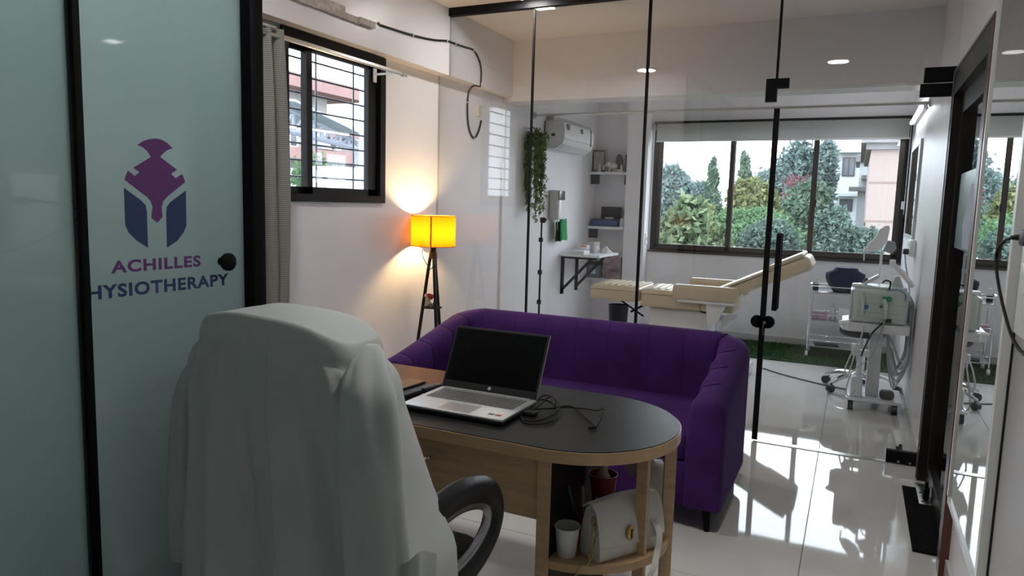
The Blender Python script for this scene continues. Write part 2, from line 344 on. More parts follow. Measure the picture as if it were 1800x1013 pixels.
a2 = P(131, 525, 'x', xp); c2 = P(402, 501, 'x', xp); t2 = P(300, 488, 'x', xp); q2 = P(300, 512, 'x', xp)
text_mesh('PHYSIOTHERAPY', NAVY, 'lettering', d3, lambda u, v: (xp+.0004, a2.y+u, q2.z-.001+v), c2.y-a2.y, t2.z-q2.z-.002, .036)
# cabin behind the frosted glass has its own ceiling lamp
b = B().lathe([(.13, 0), (.13, -.03), (.12, -.035)], (-2.3, .9, ZC), 24)
one('ceiling_lamp', b, mat('cabin_lamp', (1, 1, 1), emit=(.90, 1, .98), estr=78), 'round ceiling lamp inside the frosted cabin', 'ceiling lamp', (-2.3, .9, ZC))

cb2 = T('added_cupboard', 'presumed dark low cupboard added to darken the lower frosted sliding door', 'cupboard', (-1.95, 1.42, 0))  # presumed cupboard, added to block light behind the lower frosted glass
part('body', B().box((-2.3, 1.16, 0), (-1.86, 1.64, 1.02), .004), mat('dark_cupboard', (.012, .016, .018), .6), cb2)
part('door', B().box((-1.86, 1.17, .03), (-1.847, 1.63, 1.0), .003), MATS['dark_cupboard'], cb2)
# ---- window 1 (left)
w1 = struct('window_1', None, None, 'small black sliding window with grille in the left wall', 'window')
y0, y1, z0, z1 = WIN1; xo, xi = XL-.12, XL+.016
b = B(); b.box((xo, y0, z0), (xi, y1, z0+.045)).box((xo, y0, z1-.06), (xi, y1, z1)).box((xo, y0, z0+.045), (xi, y0+.05, z1-.05)).box((xo, y1-.055, z0+.045), (xi, y1, z1-.05))
part('frame', b, DARKAL, w1)
for k, (ya, yb, xx) in enumerate(((y0+.05, 3.285, XL-.05), (3.235, y1-.055, XL-.02))):
    b = B(); r1 = .1 if k == 1 else .04
    b.box((xx-.012, ya, z0+.045), (xx+.012, ya+.045, z1-.05)).box((xx-.012, yb-r1, z0+.045), (xx+.012, yb, z1-.05)).box((xx-.012, ya, z0+.045), (xx+.012, yb, z0+.085)).box((xx-.012, ya, z1-.09), (xx+.012, yb, z1-.05))
    s_ = part('sash', b, DARKAL, w1); part('pane', B().box((xx-.003, ya+.04, z0+.08), (xx+.003, yb-r1+.005, z1-.085)), WGLASS, s_)
for k in range(9):
    zz = z0+.05+k*.098; part('grille_bar', B().cyl((XL-.165, y0-.0, zz), (XL-.165, y1, zz), .006, n=8), mat('grille_paint', (.10, .12, .15), .5), w1)
for yy in (3.16, 3.50, 3.86): part('grille_bar', B().cyl((XL-.172, yy, z0), (XL-.172, yy, z1), .006, n=8), MATS['grille_paint'], w1)
# ---- window 2 (far)
w2 = struct('window_2', None, None, 'wide brown aluminium window looking onto trees', 'window')
x0, x1, z0, z1 = WIN2; ya, yb = YF+.0, YF+.1
b = B(); b.box((x0, ya, z0), (x1, yb, z0+.035)).box((x0, ya, z1-.05), (x1, yb, z1)).box((x0, ya, z0+.035), (x0+.045, yb, z1-.05)).box((x1-.05, ya, z0+.035), (x1, yb, z1-.05))
part('frame', b, DARKAL, w2)
part('sill_track', B().box((x0-.02, ya-.018, z0-.012), (x1, ya, z0+.012)).box((x0+.04, ya+.02, z0+.035), (x1-.04, ya+.03, z0+.05)).box((x0+.04, ya+.055, z0+.035), (x1-.04, ya+.065, z0+.05)), BROWNAL, w2)
cx = [x0+.045, -1.293, -.443, x1-.05]
for k in range(3):
    yy = ya+.03 if k == 1 else ya+.06; b = B(); A, C_ = cx[k]-(.028 if k else 0), cx[k+1]+(.028 if k < 2 else 0); sw = .05
    b.box((A, yy-.012, z0+.04), (A+sw, yy+.012, z1-.05)).box((C_-sw, yy-.012, z0+.04), (C_, yy+.012, z1-.05)).box((A, yy-.012, z0+.04), (C_, yy+.012, z0+.085)).box((A, yy-.012, z1-.1), (C_, yy+.012, z1-.05))
    s_ = part('sash', b, BROWNAL, w2); part('pane', B().box((A+sw-.005, yy-.003, z0+.08), (C_-sw+.005, yy+.003, z1-.095)), WGLASS, s_)
part('latch', B().box((-.425, ya+.0, 1.50), (-.405, ya+.018, 1.58), .003), BLACKP, w2)
part('latch', B().box((x1-.045, ya-.012, 1.50), (x1-.02, ya+.0, 1.58), .003), WHITEP, w2)
# roller blind
rb = T('roller_blind', 'white roller blind pulled up over the wide window', 'blind', (-.86, 8.19, 2.2))
part('headrail', B().box((-2.16, 8.165, 2.395), (XR-.015, 8.245, 2.42)), DARKAL, rb)
part('fabric', B().box((-2.13, 8.178, 2.205), (XR-.03, 8.184, 2.40)).cyl((-2.13, 8.205, 2.365), (XR-.03, 8.205, 2.365), .026), translucent('blind_fabric', (.72, .73, .72), (.40, .40, .39), .5, gloss=0), rb)
part('bottom_bar', B().box((-2.135, 8.174, 2.192), (XR-.025, 8.188, 2.21), .002), WHITEP, rb)
part('bracket', B().box((-2.175, 8.17, 2.33), (-2.15, 8.24, 2.395), .003), GREYP, rb)
part('chain', B().tube(smooth_path([(XR-.02, 8.17, 2.38), (XR-.02, 8.165, 1.9), (XR-.02, 8.165, 1.45)]), .003, 6), WHITEP, rb)
# ---- door 2 (entrance, right wall)
d2 = struct('door_2', None, None, 'dark framed glass entrance door in the right wall', 'door')
DKF = mat('dark_door_frame', (.016, .013, .012), .35, spec=.3, var=.15, scale=6); REDW = mat('red_brown_edge', (.10, .028, .022), .4)
y0, y1, _, z1 = DOOR
b = B().box((XR-.03, y1-.06, 0), (XR+.19, y1, z1)).box((XR-.03, y0, 0), (XR+.19, y0+.09, z1)).box((XR-.03, y0+.09, z1-.13), (XR+.19, y1-.06, z1))
part('frame', b, DKF, d2)
part('edge_band', B().box((XR-.032, y0-.008, 0), (XR, y0+.012, z1)), REDW, d2)
part('frame_lip', B().box((XR-.034, y1-.012, 0), (XR-.03, y1, z1)).box((XR-.034, y0+.012, z1-.012), (XR-.03, y1, z1)), mat('grey_lip', (.14, .13, .13), .35), d2)
XQ = XR+.03
b = B().box((XQ-.02, y1-.13, .02), (XQ+.02, y1-.06, z1-.13)).box((XQ-.02, y0+.09, .02), (XQ+.02, y0+.16, z1-.13)).box((XQ-.02, y0+.16, .02), (XQ+.02, y1-.13, .12)).box((XQ-.02, y0+.16, z1-.23), (XQ+.02, y1-.13, z1-.13))
part('leaf_frame', b, DKF, d2)
part('leaf_glass', B().box((XQ-.004, y0+.16, .12), (XQ+.004, y1-.13, z1-.23)), GLASS, d2)
part('frosted_sticker', B().box((XQ-.0065, y0+.16, 1.29), (XQ-.0045, y1-.19, 1.66)), translucent('teal_sticker', (.17, .34, .31), (.2, .4, .38), .3), d2)
part('sticker_print', B().prism([(3.62, 1.30), (3.95, 1.30), (4.02, 1.40), (3.92, 1.50), (3.85, 1.60), (3.70, 1.57)], 'x', XQ-.0075, XQ-.007), mat('lilac_print', (.25, .24, .33), .6), d2)
part('door_closer', B().box((XQ+.02, 3.95, 1.97), (XQ+.07, 4.2, 2.03), .004).box((XQ+.03, 3.75, 2.035), (XQ+.05, 4.1, 2.045)), BLACKP, d2)
part('pull_handle', B().cyl((XQ+.06, 3.47, .8), (XQ+.06, 3.47, 1.25), .012).cyl((XQ+.06, 3.47, .85), (XQ, 3.47, .85), .008).cyl((XQ+.06, 3.47, 1.2), (XQ, 3.47, 1.2), .008), BLACKM, d2)
fp = part('floor_spring', B().box((.385, 3.99, .0105), (.52, 4.30, .0165), .002), STEEL, d2)
part('pivot', B().box((.405, 4.05, .0165), (.432, 4.10, .075), .004).cyl((.418, 4.08, .0165), (.418, 4.08, .1), .008), BLACKM, fp)
part('screw', B().cyl((.40, 4.02, .0165), (.40, 4.02, .0185), .006).cyl((.40, 4.26, .0165), (.40, 4.26, .0185), .006).cyl((.40, 4.15, .0165), (.40, 4.15, .0185), .006), BLACKM, fp)

# ---- ceiling lights
for (x, y, lab) in ((-2.05, 1.95, 'round recessed ceiling downlight beside the left beam'), (-.27, 1.85, 'round recessed ceiling downlight near the mirror wall')):
    r = T('ceiling_downlight', lab, 'downlight', (x, y, ZC), 'recessed ceiling downlights')
    part('rim', B().lathe([(.088, 0), (.105, 0), (.104, -.008), (.088, -.006)], (x, y, ZC), 28, cap=False), WHITEP, r)
    part('diffuser', B().lathe([(.088, -.001), (.088, -.005), (.05, -.006)], (x, y, ZC), 28), EMITW, r)
r = T('square_downlight', 'small square ceiling light just in front of the glass partition', 'downlight', (-2.1, 4.50, ZC))
part('rim', B().box((-2.18, 4.43, ZC-.012), (-2.02, 4.575, ZC), .003), WHITEP, r)
part('diffuser', B().box((-2.165, 4.445, ZC-.015), (-2.035, 4.56, ZC-.0121)), EMITW, r)
# ================================================================== NEAR ROOM FURNITURE
# ---- desk
dk = T('desk', 'half-round-ended desk with black top and beech edge behind the chair', 'desk', (-1.1, 2.15, 0))
def desk_outline(x0, yc, ry, xc, rx, n=40):
    pts = [(x0, yc+ry), (x0, yc-ry)]
    for k in range(n+1):
        a = -math.pi/2+math.pi*k/n; pts.append((xc+rx*math.cos(a), yc+ry*math.sin(a)))
    return pts
dx0 = -1.74
part('top_board', B().prism(desk_outline(dx0, 2.152, .332, -.77, .325), 'z', .722, .7575), WOODH, dk, 'beech edged table top')
part('top_laminate', B().prism(desk_outline(dx0+.003, 2.152, .3285, -.77, .3215), 'z', .7575, .7605), BLKLAM, dk, 'matt black laminate writing surface')
ep = part('end_panel', B().box((-.785, 1.868, 0), (-.750, 2.42, .722)), BLKLAM, dk)
part('edge_band', B().box((-.787, 1.858, 0), (-.748, 1.868, .722)), WOODE, ep)
lp = part('end_panel', B().box((-1.735, 1.868, 0), (-1.70, 2.42, .722)), WOODE, dk)
dr = part('drawer', B().box((-1.24, 1.880, .515), (-.788, 1.898, .718), .002), WOODE, dk)
part('drawer_handle', B().tube(smooth_path([(-1.235, 1.88, .652), (-1.232, 1.858, .650), (-1.20, 1.852, .648), (-1.168, 1.858, .646), (-1.165, 1.88, .646)]), .006, 8), CHROME, dr)
dr2 = part('drawer', B().box((-1.695, 1.880, .515), (-1.246, 1.898, .718), .002), WOODE, dk)
part('drawer_box', B().box((-1.69, 1.90, .515), (-.79, 2.28, .715)), BLKLAM, dk)
for zt in (.405, .09):
    part('end_shelf', B().prism([(-.750, 1.872)] + [(-.748+.285*math.cos(a), 2.15+.285*math.sin(a)) for a in [(-math.pi/2+math.pi*k/28) for k in range(29)]] + [(-.750, 2.42)], 'z', zt-.025, zt), WOODH, dk)
for px, py in ((1124, 974), (1171, 944)):
    p = P(px, py, 'z', .405); d = Vector((p.x+.75, p.y-2.15, 0)).normalized(); ang = math.atan2(d.y, d.x)
    b = B().box((p.x-.018, p.y-.009, 0), (p.x+.018, p.y+.009, .722)); b.rot(Matrix.Rotation(ang+.25, 3, 'Z'), (p.x, p.y, 0)); part('post', b, WOODE, dk)
# ---- laptop
lt = T('laptop', 'open silver laptop with black screen on the desk', 'laptop', (-1.13, 2.07, .7605))
SILV = mat('silver_alloy', (.46, .47, .48), .45, metal=.6); SCR = mat('dark_screen', (.002, .002, .0025), .3, spec=.1)
lx0, lx1, ly0, ly1, lz = -1.318, -.942, 1.930, 2.195, .784
part('base', B().box((lx0, ly0, .766), (lx1, ly1, lz-.008), .004), BLACKP, lt)
dkk = part('deck', B().box((lx0, ly0, lz-.009), (lx1, ly1, lz), .003), SILV, lt)
part('foot', B().box((lx0+.03, ly0+.01, .7605), (lx1-.03, ly0+.025, .767)), BLACKP, lt); part('foot', B().box((lx0+.03, ly1-.03, .7605), (lx1-.03, ly1-.01, .767)), BLACKP, lt)
b = B(); rows = 6; kx0, kx1, ky0, ky1 = lx0+.022, lx1-.022, ly0+.118, ly1-.028
KEYM = mat('grey_keys', (.11, .115, .12), .5)
for r in range(rows):
    n = 18; w = (kx1-kx0)/n; hh = (ky1-ky0)/rows; k = 0
    while k < n:
        sp = 5 if (r == 0 and k == 4) else 1
        b.box((kx0+k*w+.0015, ky0+r*hh+.0015, lz-.001), (kx0+(k+sp)*w-.0015, ky0+(r+1)*hh-.0015, lz+.0015)); k += sp
part('keyboard', b, KEYM, dkk, 'grey island keys', kind='stuff')
part('hinge_bar', B().box((lx0+.02, ly1-.018, lz-.001), (lx1-.02, ly1-.006, lz+.003), .001), SILV, lt)
part('touchpad', B().box((-1.185, ly0+.012, lz-.0008), (-1.065, ly0+.098, lz+.0004)), mat('pad_silver', (.42, .43, .44), .3, metal=.6), dkk)
part('badge', B().box((-1.012, ly0+.032, lz), (-.992, ly0+.048, lz+.0006)), mat('badge_dark', (.09, .09, .10), .3), dkk)
part('badge', B().box((-.986, ly0+.032, lz), (-.966, ly0+.048, lz+.0006)), mat('badge_red', (.30, .03, .03), .3), dkk)
part('print', B().box((lx0+.03, ly0+.085, lz), (lx0+.075, ly0+.089, lz+.0004)).box((lx0+.03, ly0+.092, lz), (lx0+.06, ly0+.095, lz+.0004)), mat('pale_print', (.75, .75, .75), .5), dkk)
tilt = math.radians(27); c, s_ = math.cos(tilt), math.sin(tilt); hy, hz = ly1-.004, lz+.002; SH = .232
def scr(u, v, n): return (lx0+u, hy+s_*v+c*n, hz+c*v-s_*n)   # v up the lid, n behind
def scrbox(b, u0, u1, v0, v1, n0, n1):
    vs = [b.bm.verts.new(scr(u, v, n)) for u in (u0, u1) for v in (v0, v1) for n in (n0, n1)]
    for f in ((0, 1, 3, 2), (4, 6, 7, 5), (0, 4, 5, 1), (2, 3, 7, 6), (0, 2, 6, 4), (1, 5, 7, 3)): b.bm.faces.new([vs[i] for i in f])
    return b
LWd = lx1-lx0
lid = part('screen_lid', scrbox(B(), 0, LWd, 0, SH, .001, .008), SILV, lt)
part('bezel', scrbox(B(), .001, LWd-.001, .001, SH-.001, -.0015, .001), BLACKP, lid)
part('display', scrbox(B(), .008, LWd-.008, .026, SH-.009, -.0022, -.0015), SCR, lid)
# round maker's mark on the bezel
b = B(); cu, cv = LWd/2+.004, .014
rim = [(cu+.0062*math.cos(2*math.pi*k/24), cv+.0062*math.sin(2*math.pi*k/24)) for k in range(24)]
vs = [b.bm.verts.new(scr(u, v, -.0025)) for u, v in rim]; b.bm.faces.new(vs)
lg = part('logo_disc', b, mat('logo_silver', (.6, .6, .6), .3), lid)
text_mesh('hp', mat('logo_dark', (.01, .01, .01), .4), 'lettering', lid, lambda u, v: scr(cu-.0042+u, cv-.004+v, -.0028), .0084, .0085, .01)
# ---- phone and wallets
ph = T('smartphone', 'black smartphone lying on a folded wallet left of the laptop', 'phone', (-1.44, 2.14, .775))
M_ = Matrix.Rotation(-.10, 3, 'Z')
part('body', B().box((-1.485, 2.045, .7775), (-1.405, 2.215, .7865), .004).rot(M_, (-1.44, 2.14, .78)), BLACKP, ph)
part('screen', B().box((-1.481, 2.049, .7865), (-1.409, 2.211, .7872)).rot(M_, (-1.44, 2.14, .78)), mat('phone_screen', (.015, .014, .014), .3, spec=.2), ph)
one('wallet', B().box((-1.50, 2.05, .7607), (-1.365, 2.235, .7772), .006).rot(Matrix.Rotation(-.12, 3, 'Z'), (-1.43, 2.14, .76)), mat('dark_leather', (.025, .022, .03), .5, bump=.2, bscale=90), 'dark leather wallet lying under the smartphone', 'wallet', (-1.43, 2.14, .7607))
kr = T('key_pouch', 'small dark key pouch beside the smartphone', 'pouch', (-1.355, 2.2, .7607))
part('pouch', B().box((-1.372, 2.135, .7607), (-1.343, 2.235, .783), .007).rot(Matrix.Rotation(-.18, 3, 'Z'), (-1.357, 2.18, .77)), MATS['dark_leather'], kr)
part('key_ring', B().tube([(-1.349+.012*math.cos(a), 2.118+.012*math.sin(a), .763) for a in [k*math.pi/6 for k in range(13)]], .0018, 6), STEEL, kr)
# ---- charging cable on the desk
def dp(px, py, z=.7665): return P(px, py, 'z', z)
pts = [dp(938, 705, .770), dp(955, 696), dp(970, 697, .785), dp(983, 714, .775), dp(975, 728), dp(945, 740), dp(920, 738), dp(915, 722), dp(932, 708), dp(955, 703, .778), dp(975, 713), dp(980, 734), dp(955, 745), dp(925, 744), dp(917, 730), dp(940, 720, .775), dp(975, 718), dp(995, 714, .772), dp(1010, 718), dp(1030, 735), dp(1048, 751)]
pts2 = [dp(920, 724), dp(945, 716, .772), dp(965, 698, .79), dp(976, 704, .79), dp(978, 716, .775), dp(1000, 717, .77), dp(1030, 719), dp(1050, 722), dp(1062, 717)]
cb = T('charging_cable', 'tangled black charging cable beside the laptop', 'cable', dp(980, 720, .7607))
part('cord', B().tube(smooth_path(pts), .0027, 7), SEAL, cb); part('cord', B().tube(smooth_path(pts2), .0022, 7), SEAL, cb)
part('cord', B().tube(smooth_path([dp(1048, 751), dp(1056, 738, .778), dp(1061, 720, .782), dp(1058, 717, .772)]), .0022, 7), SEAL, cb)
q = dp(1048, 751); part('plug', B().cyl(q, q+Vector((-.02, -.015, 0)), .0045, n=8), BLACKP, cb)
q = dp(933, 728); part('plug_block', B().box((q.x-.02, q.y-.016, .7607), (q.x+.02, q.y+.016, .776), .003), BLACKP, cb)
# ---- things on the end shelf
ZS = .405
p = P(989, 983, 'z', ZS); p.y += .03
one('paper_cup', B().lathe([(.001, .002), (.026, .002), (.027, 0), (.030, .02), (.037, .088), (.040, .090), (.040, .093), (.036, .092), (.029, .02), (.001, .006)], p, 28, cap=False), mat('paper_white', (.62, .63, .63), .6), 'empty white paper cup on the end shelf of the desk', 'cup', p)
hb = T('handbag', 'white leather flap handbag with gold oval clasp on the end shelf', 'handbag', (-.64, 2.08, ZS))
LEA = mat('white_leather', (.62, .62, .58), .42, var=.04, bump=.05, bscale=60); GOLD = mat('antique_gold', (.52, .36, .12), .28, metal=1); DKL = mat('clasp_dark', (.04, .025, .012), .4)
bx = Vector((-.648, 1.945, ZS)); bu = Vector((.55, .83, 0)).normalized(); bn = Vector((bu.y, -bu.x, 0))  # bag length runs away from the viewer, bn toward right-front
def bp(u, n, z): return bx+bu*u+bn*n+Vector((0, 0, z))
BL = .235
def bag_sec(u, sc=1.0):
    prof = [(-.045, .0), (.045, .0), (.054, .012), (.053, .05), (.044, .10), (.030, .145), (.012, .160), (-.008, .160), (-.028, .145), (-.045, .09), (-.052, .04), (-.052, .012)]
    h = 1+.06*math.sin(u/BL*math.pi); return [bp(u, n*sc, z*h) for n, z in prof]
part('body', B().loft([bag_sec(u, .93 if u in (0, BL) else 1.0) for u in (0, .006, .05, .12, .19, BL-.006, BL)]), LEA, hb)
def flap_sec(u):
    dip = .035*math.sin(max(0, min(1, u/BL))*math.pi)
    pr = [(-.034, .150), (-.012, .168), (.014, .169), (.036, .150), (.051, .10), (.0595, .052-dip*.3)]
    inn = [(n-.003 if n > 0 else n+.001, z-.004) for n, z in pr[::-1]]
    return [bp(u, n, z*(1+.06*math.sin(max(0, min(1, u/BL))*math.pi))) for n, z in pr+inn]
part('flap', B().loft([flap_sec(u) for u in (-.008, 0, .03, .08, .12, .16, .20, BL, BL+.008)]), LEA, hb)
cpos = bp(.105, .0590, .078)
ck = B().lathe([(.001, .006), (.012, .006), (.016, .003), (.0175, 0)], (0, 0, 0), 24, cap=False)
for v in ck.bm.verts: v.co = cpos + bu*(v.co.x*.85) + Vector((0, 0, 1))*(v.co.y*1.35) + bn*v.co.z
cl = part('clasp', ck, GOLD, hb)
ck = B().box((-.004, -.013, .004), (.004, .013, .0085), .001)
for v in ck.bm.verts: v.co = cpos + bu*(v.co.x*.85) + Vector((0, 0, 1))*(v.co.y*1.1) + bn*v.co.z
part('clasp_slot', ck, DKL, cl)
# chain strap: interlocked links hanging over the shelf front
cpts = smooth_path([bp(-.010, .03, .118), bp(-.016, .035, .085), bp(-.018, .036, .045), bp(-.026, .036, .014), bp(-.075, .030, -.035), bp(-.078, .030, -.09), bp(-.072, .030, -.14)], 5)
ch = part('chain_ring', B().tube([bp(-.010, .03+.013*math.cos(a), .125+.013*math.sin(a)) for a in [k*math.pi/6 for k in range(13)]], .0022, 6), GOLD, hb)
acc = 0; last = cpts[0]; n = 0
for i in range(1, len(cpts)):
    if (cpts[i]-last).length > .017:
        m_ = (cpts[i]+last)/2; t = (cpts[i]-last).normalized(); sd = bn if n % 2 else t.cross(bn).normalized(); n += 1; last = cpts[i]
        part('chain_link', B().tube([m_+t*(.0125*math.cos(a))+sd*(.0065*math.sin(a)) for a in [k*2*math.pi/12 for k in range(13)]], .0018, 5, cap=False), GOLD, hb)
st = smooth_path([bp(.20, .05, .10), bp(.205, .075, .06), bp(.19, .085, .01), bp(.15, .115, -.02), bp(.11, .120, -.07), bp(.09, .118, -.13)], 5)
sb = B(); sb.loft([[q+bu*.012, q+bu*.012+bn*.003, q-bu*.012+bn*.003, q-bu*.012] for q in st]); part('shoulder_strap', sb, LEA, hb)
one('folded_cloth', B().box((-.585, 2.055, ZS), (-.515, 2.13, ZS+.03), .008).rot(Matrix.Rotation(.5, 3, 'Z'), (-.55, 2.09, ZS)), mat('paper_grey', (.55, .55, .54), .7), 'small folded white cloth under the handbag strap', 'cloth', (-.55, 2.09, ZS))
pw = T('paper_parcel', 'crumpled white paper parcel behind the handbag', 'parcel', (-.53, 2.29, ZS))
b = B().box((-.60, 2.24, ZS), (-.515, 2.36, ZS+.19), .012, 2).rot(Matrix.Rotation(.35, 3, 'Z'), (-.56, 2.3, ZS))
for v in b.bm.verts: v.co += Vector((noise.noise(v.co*30)*.012, noise.noise(v.co*27+Vector((3, 0, 0)))*.012, noise.noise(v.co*22)*.012 if v.co.z > ZS+.05 else 0))
part('wrap', b, MATS['paper_white'], pw)
part('flap', B().box((-.66, 2.31, ZS+.15), (-.56, 2.325, ZS+.235), .002).rot(Matrix.Rotation(-.5, 3, 'Y'), (-.6, 2.31, ZS+.19)), MATS['paper_white'], pw)
rg = T('red_glass_jar', 'red glass jar holding a white pump bottle at the shelf back', 'jar', (-.695, 2.20, ZS))
REDG = mat('red_glass', (.30, .02, .04), .12, spec=.7)
part('jar', B().lathe([(.028, 0), (.032, .01), (.036, .08), (.046, .16), (.048, .165), (.045, .165), (.034, .09), (.03, .02)], (-.695, 2.20, ZS), 26), REDG, rg)
bt = part('bottle', B().lathe([(.020, .03), (.024, .12), (.024, .155), (.014, .168), (.012, .17)], (-.695, 2.20, ZS), 20), mat('bottle_milky', (.45, .40, .40), .3), rg)
part('bottle_cap', B().lathe([(.014, .168), (.014, .19), (.006, .192), (.006, .215), (.004, .218)], (-.695, 2.20, ZS), 16), mat('paper_grey', (.5, .5, .5)), bt)
pc = T('pen_cup', 'dark red pen cup with blue-green pens beside the paper cup', 'pen holder', (-.705, 2.06, ZS))
part('cup', B().lathe([(.03, 0), (.034, .01), (.036, .088), (.033, .09), (.03, .02)], (-.705, 2.06, ZS), 22), mat('red_enamel', (.22, .012, .016), .3), pc)
for k, (ax_, ay_) in enumerate(((-.035, -.03), (-.012, .01), (.03, -.012))):
    part('pen', B().cyl((-.705+ax_*.3, 2.06+ay_*.3, ZS+.012), (-.705+ax_*1.35, 2.06+ay_*1.3, ZS+.175-.015*k), .0045, n=8), [mat('pen_teal', (.06, .12, .13), .4), mat('pen_grey', (.3, .3, .3), .4), MATS['pen_teal'] if 'pen_teal' in MATS else None][k], pc)
one('red_apple_charm', B().ball((-.712, 1.985, ZS+.024), (.026, .024, .0238)).cyl((-.712, 1.985, ZS+.045), (-.710, 1.983, ZS+.058), .003), mat('red_charm', (.26, .015, .018), .4), 'small round red trinket behind the paper cup', 'trinket', (-.712, 1.985, ZS))

# ---- office chair (under the coat)
CX, CY = -1.12, 1.22
oc = T('office_chair', 'black office chair with looped chrome armrests under the white coat', 'office chair', (CX, 1.5, 0))
LTH = mat('black_leatherette', (.009, .009, .010), .38, spec=.3, bump=.1, bscale=60)
part('seat', B().box((CX-.24, 1.24, .44), (CX+.24, 1.70, .53), .04, 4), LTH, oc)
part('backrest', B().box((CX-.185, CY-.045, .53), (CX+.185, CY+.035, 1.125), .045, 4), LTH, oc)
part('gas_lift', B().cyl((CX, 1.5, .08), (CX, 1.5, .43), .028).cyl((CX, 1.5, .08), (CX, 1.5, .25), .04), BLACKM, oc)
for k in range(5):
    a = k*2*math.pi/5+.3; e = Vector((CX+.29*math.cos(a), 1.5+.29*math.sin(a), .07)); l_ = part('base_leg', B().tube([(CX, 1.5, .10), e], [.028, .016], 8), CHROME, oc)
    part('caster', B().cyl(e+Vector((-.022*math.sin(a), .022*math.cos(a), -.04)), e+Vector((.022*math.sin(a), -.022*math.cos(a), -.04)), .028, n=14), BLACKP, l_)
for sx in (1, -1):
    X = CX+sx*.300
    loop = smooth_path([(X, 1.27, .60), (X, 1.26, .68), (X, 1.30, .735), (X, 1.40, .748), (X, 1.50, .738), (X, 1.60, .700), (X, 1.640, .645), (X, 1.625, .59), (X, 1.56, .548), (X, 1.47, .528), (X, 1.38, .53), (X, 1.31, .55), (X, 1.27, .60)], 5)
    ar = part('armrest', B().tube(loop, .036, 12, flat=(1.0, .72)), LTH, oc)
    inner = [Vector((X+sx*.003, 1.455+(p.y-1.455)*.82, .640+(p.z-.640)*.72)) for p in loop]
    part('chrome_rim', B().tube(inner, .013, 8, flat=(1.7, .7)), mat('satin_metal', (.30, .31, .33), .25, metal=.9), ar)
    part('arm_bracket', B().tube([(X, 1.45, .525), (CX+sx*.12, 1.47, .435)], .018, 8), BLACKM, oc)
# ---- white coat draped over the backrest
ct = T('lab_coat', 'white lab coat draped over the office chair back', 'coat', (CX, CY, .35))
rows = [(592, 364, 668, .098), (612, 352, 684, .104), (645, 347, 694, .11), (700, 345, 704, .115), (775, 345, 727, .12), (850, 344, 748, .13), (905, 343, 768, .14), (940, 343, 786, .15), (1010, 343, 789, .155), (1100, 344, 796, .16), (1230, 345, 802, .17)]
SE = []
for py, l, r, dep in rows:
    pl = P(l, py, 'y', CY-dep*.35); pr = P(r, py, 'y', CY+dep*.35); SE.append(((pl.z+pr.z)/2, pl.x, pr.x, dep))
def interp(z):
    if z >= SE[0][0]: return list(SE[0][1:])
    for i in range(len(SE)-1):
        if SE[i][0] >= z >= SE[i+1][0]:
            t = (SE[i][0]-z)/(SE[i][0]-SE[i+1][0]); return [SE[i][k]+(SE[i+1][k]-SE[i][k])*t for k in (1, 2, 3)]
    return list(SE[-1][1:])
NT = 160; secs = []; zA = SE[0][0]; zT = 1.196
def crease(x): return 1-abs(math.sin(x))**.6
def fold(ux, z):
    zf = max(0, min(1, (zA-.01-z)/.35)); zs_ = max(0, min(1, (zA-z)/.04))
    f = .019*math.sin(8*ux+.5)+.014*math.sin(15*ux+1.2+.6*z)+.008*math.sin(27*ux+3*z)
    f -= .018*crease(5.2*ux+.9+.25*z)
    pin = .006*math.sin(34*ux+1)*math.exp(-((z-zA+.06)/.05)**2)     # small gathers just below the ridge
    return f*zf + pin*zs_
rings = []
for k in range(7): t = k/6*math.pi/2; rings.append((zA+(zT-zA)*math.cos(t)*.0+(zT-zA)*(1-k/6), (1-k/6)))
spec = [(zT, .04, 0), (zT, .35, 0), (zT, .65, 0), (zT-.001, .82, 0)]
for k in range(8):
    t = k/7; spec.append((zA+(zT-zA)*math.cos(t*math.pi/2), 1, .026*(1-math.sin(t*math.pi/2))))
z = zA-.008
while z > .36: spec.append((z, 1, 0)); z -= .014 if z > zA-.15 else .028
for z, sc, inset in spec:
    if sc < 1: inset = .026
    xl, xr, dep = interp(z); cx_, hw = (xl+xr)/2, (xr-xl)/2; ring = []
    for k in range(NT):
        a = 2*math.pi*(k+.5)/NT; ca, sa = math.cos(a), math.sin(a)
        ux = math.copysign(abs(ca)**.55, ca); uy = math.copysign(abs(sa)**.45, sa)
        f_ = fold(ux, z)
        zz = z - max(0, min(1, (z-zA+.10)/.10))*(.034*abs(ux*sc)**3.2+.010*ux*sc)
        ring.append(Vector((cx_+ux*(hw-inset*.9)*sc+f_*.25*ux, CY+uy*(dep-inset*.55)*sc+(f_ if uy < 0 else -f_)*abs(uy)*-1, zz)))
    secs.append(ring)
part('body', B().loft(secs, cap1=False), CLOTH, ct, ang=180)
body_secs = secs
def sleeve(pts, radii, flat, seed, hw_cut=0):
    pts = smooth_path(pts, 7); n = 40; R = np.interp(np.linspace(0, 1, len(pts)), np.linspace(0, 1, len(radii)), radii); secs = []
    for i, p in enumerate(pts):
        ring = []; g_ = min(1, i/8)
        for k in range(n):
            a = 2*math.pi*k/n; w = 1+g_*(.08*math.sin(3*a+seed+i*.06)+.09*math.sin(5*a+seed*2-i*.10)-.10*crease(2.5*a+seed+i*.03))
            ring.append(p+Vector((math.cos(a)*R[i]*flat[0]*w, math.sin(a)*R[i]*flat[1]*w, 0)))
        secs.append(ring)
    return part('sleeve', B().loft(secs, cap1=False), CLOTH, ct, ang=180)
sleeve([P(372, 618, 'y', CY), P(352, 650, 'y', CY-.01), P(340, 700, 'y', CY-.02), P(334, 790, 'y', CY-.02), P(330, 890, 'y', CY-.02), P(328, 978, 'y', CY-.02)], [.030, .036, .040, .042, .044, .036], (.85, 1.1), 1.0)
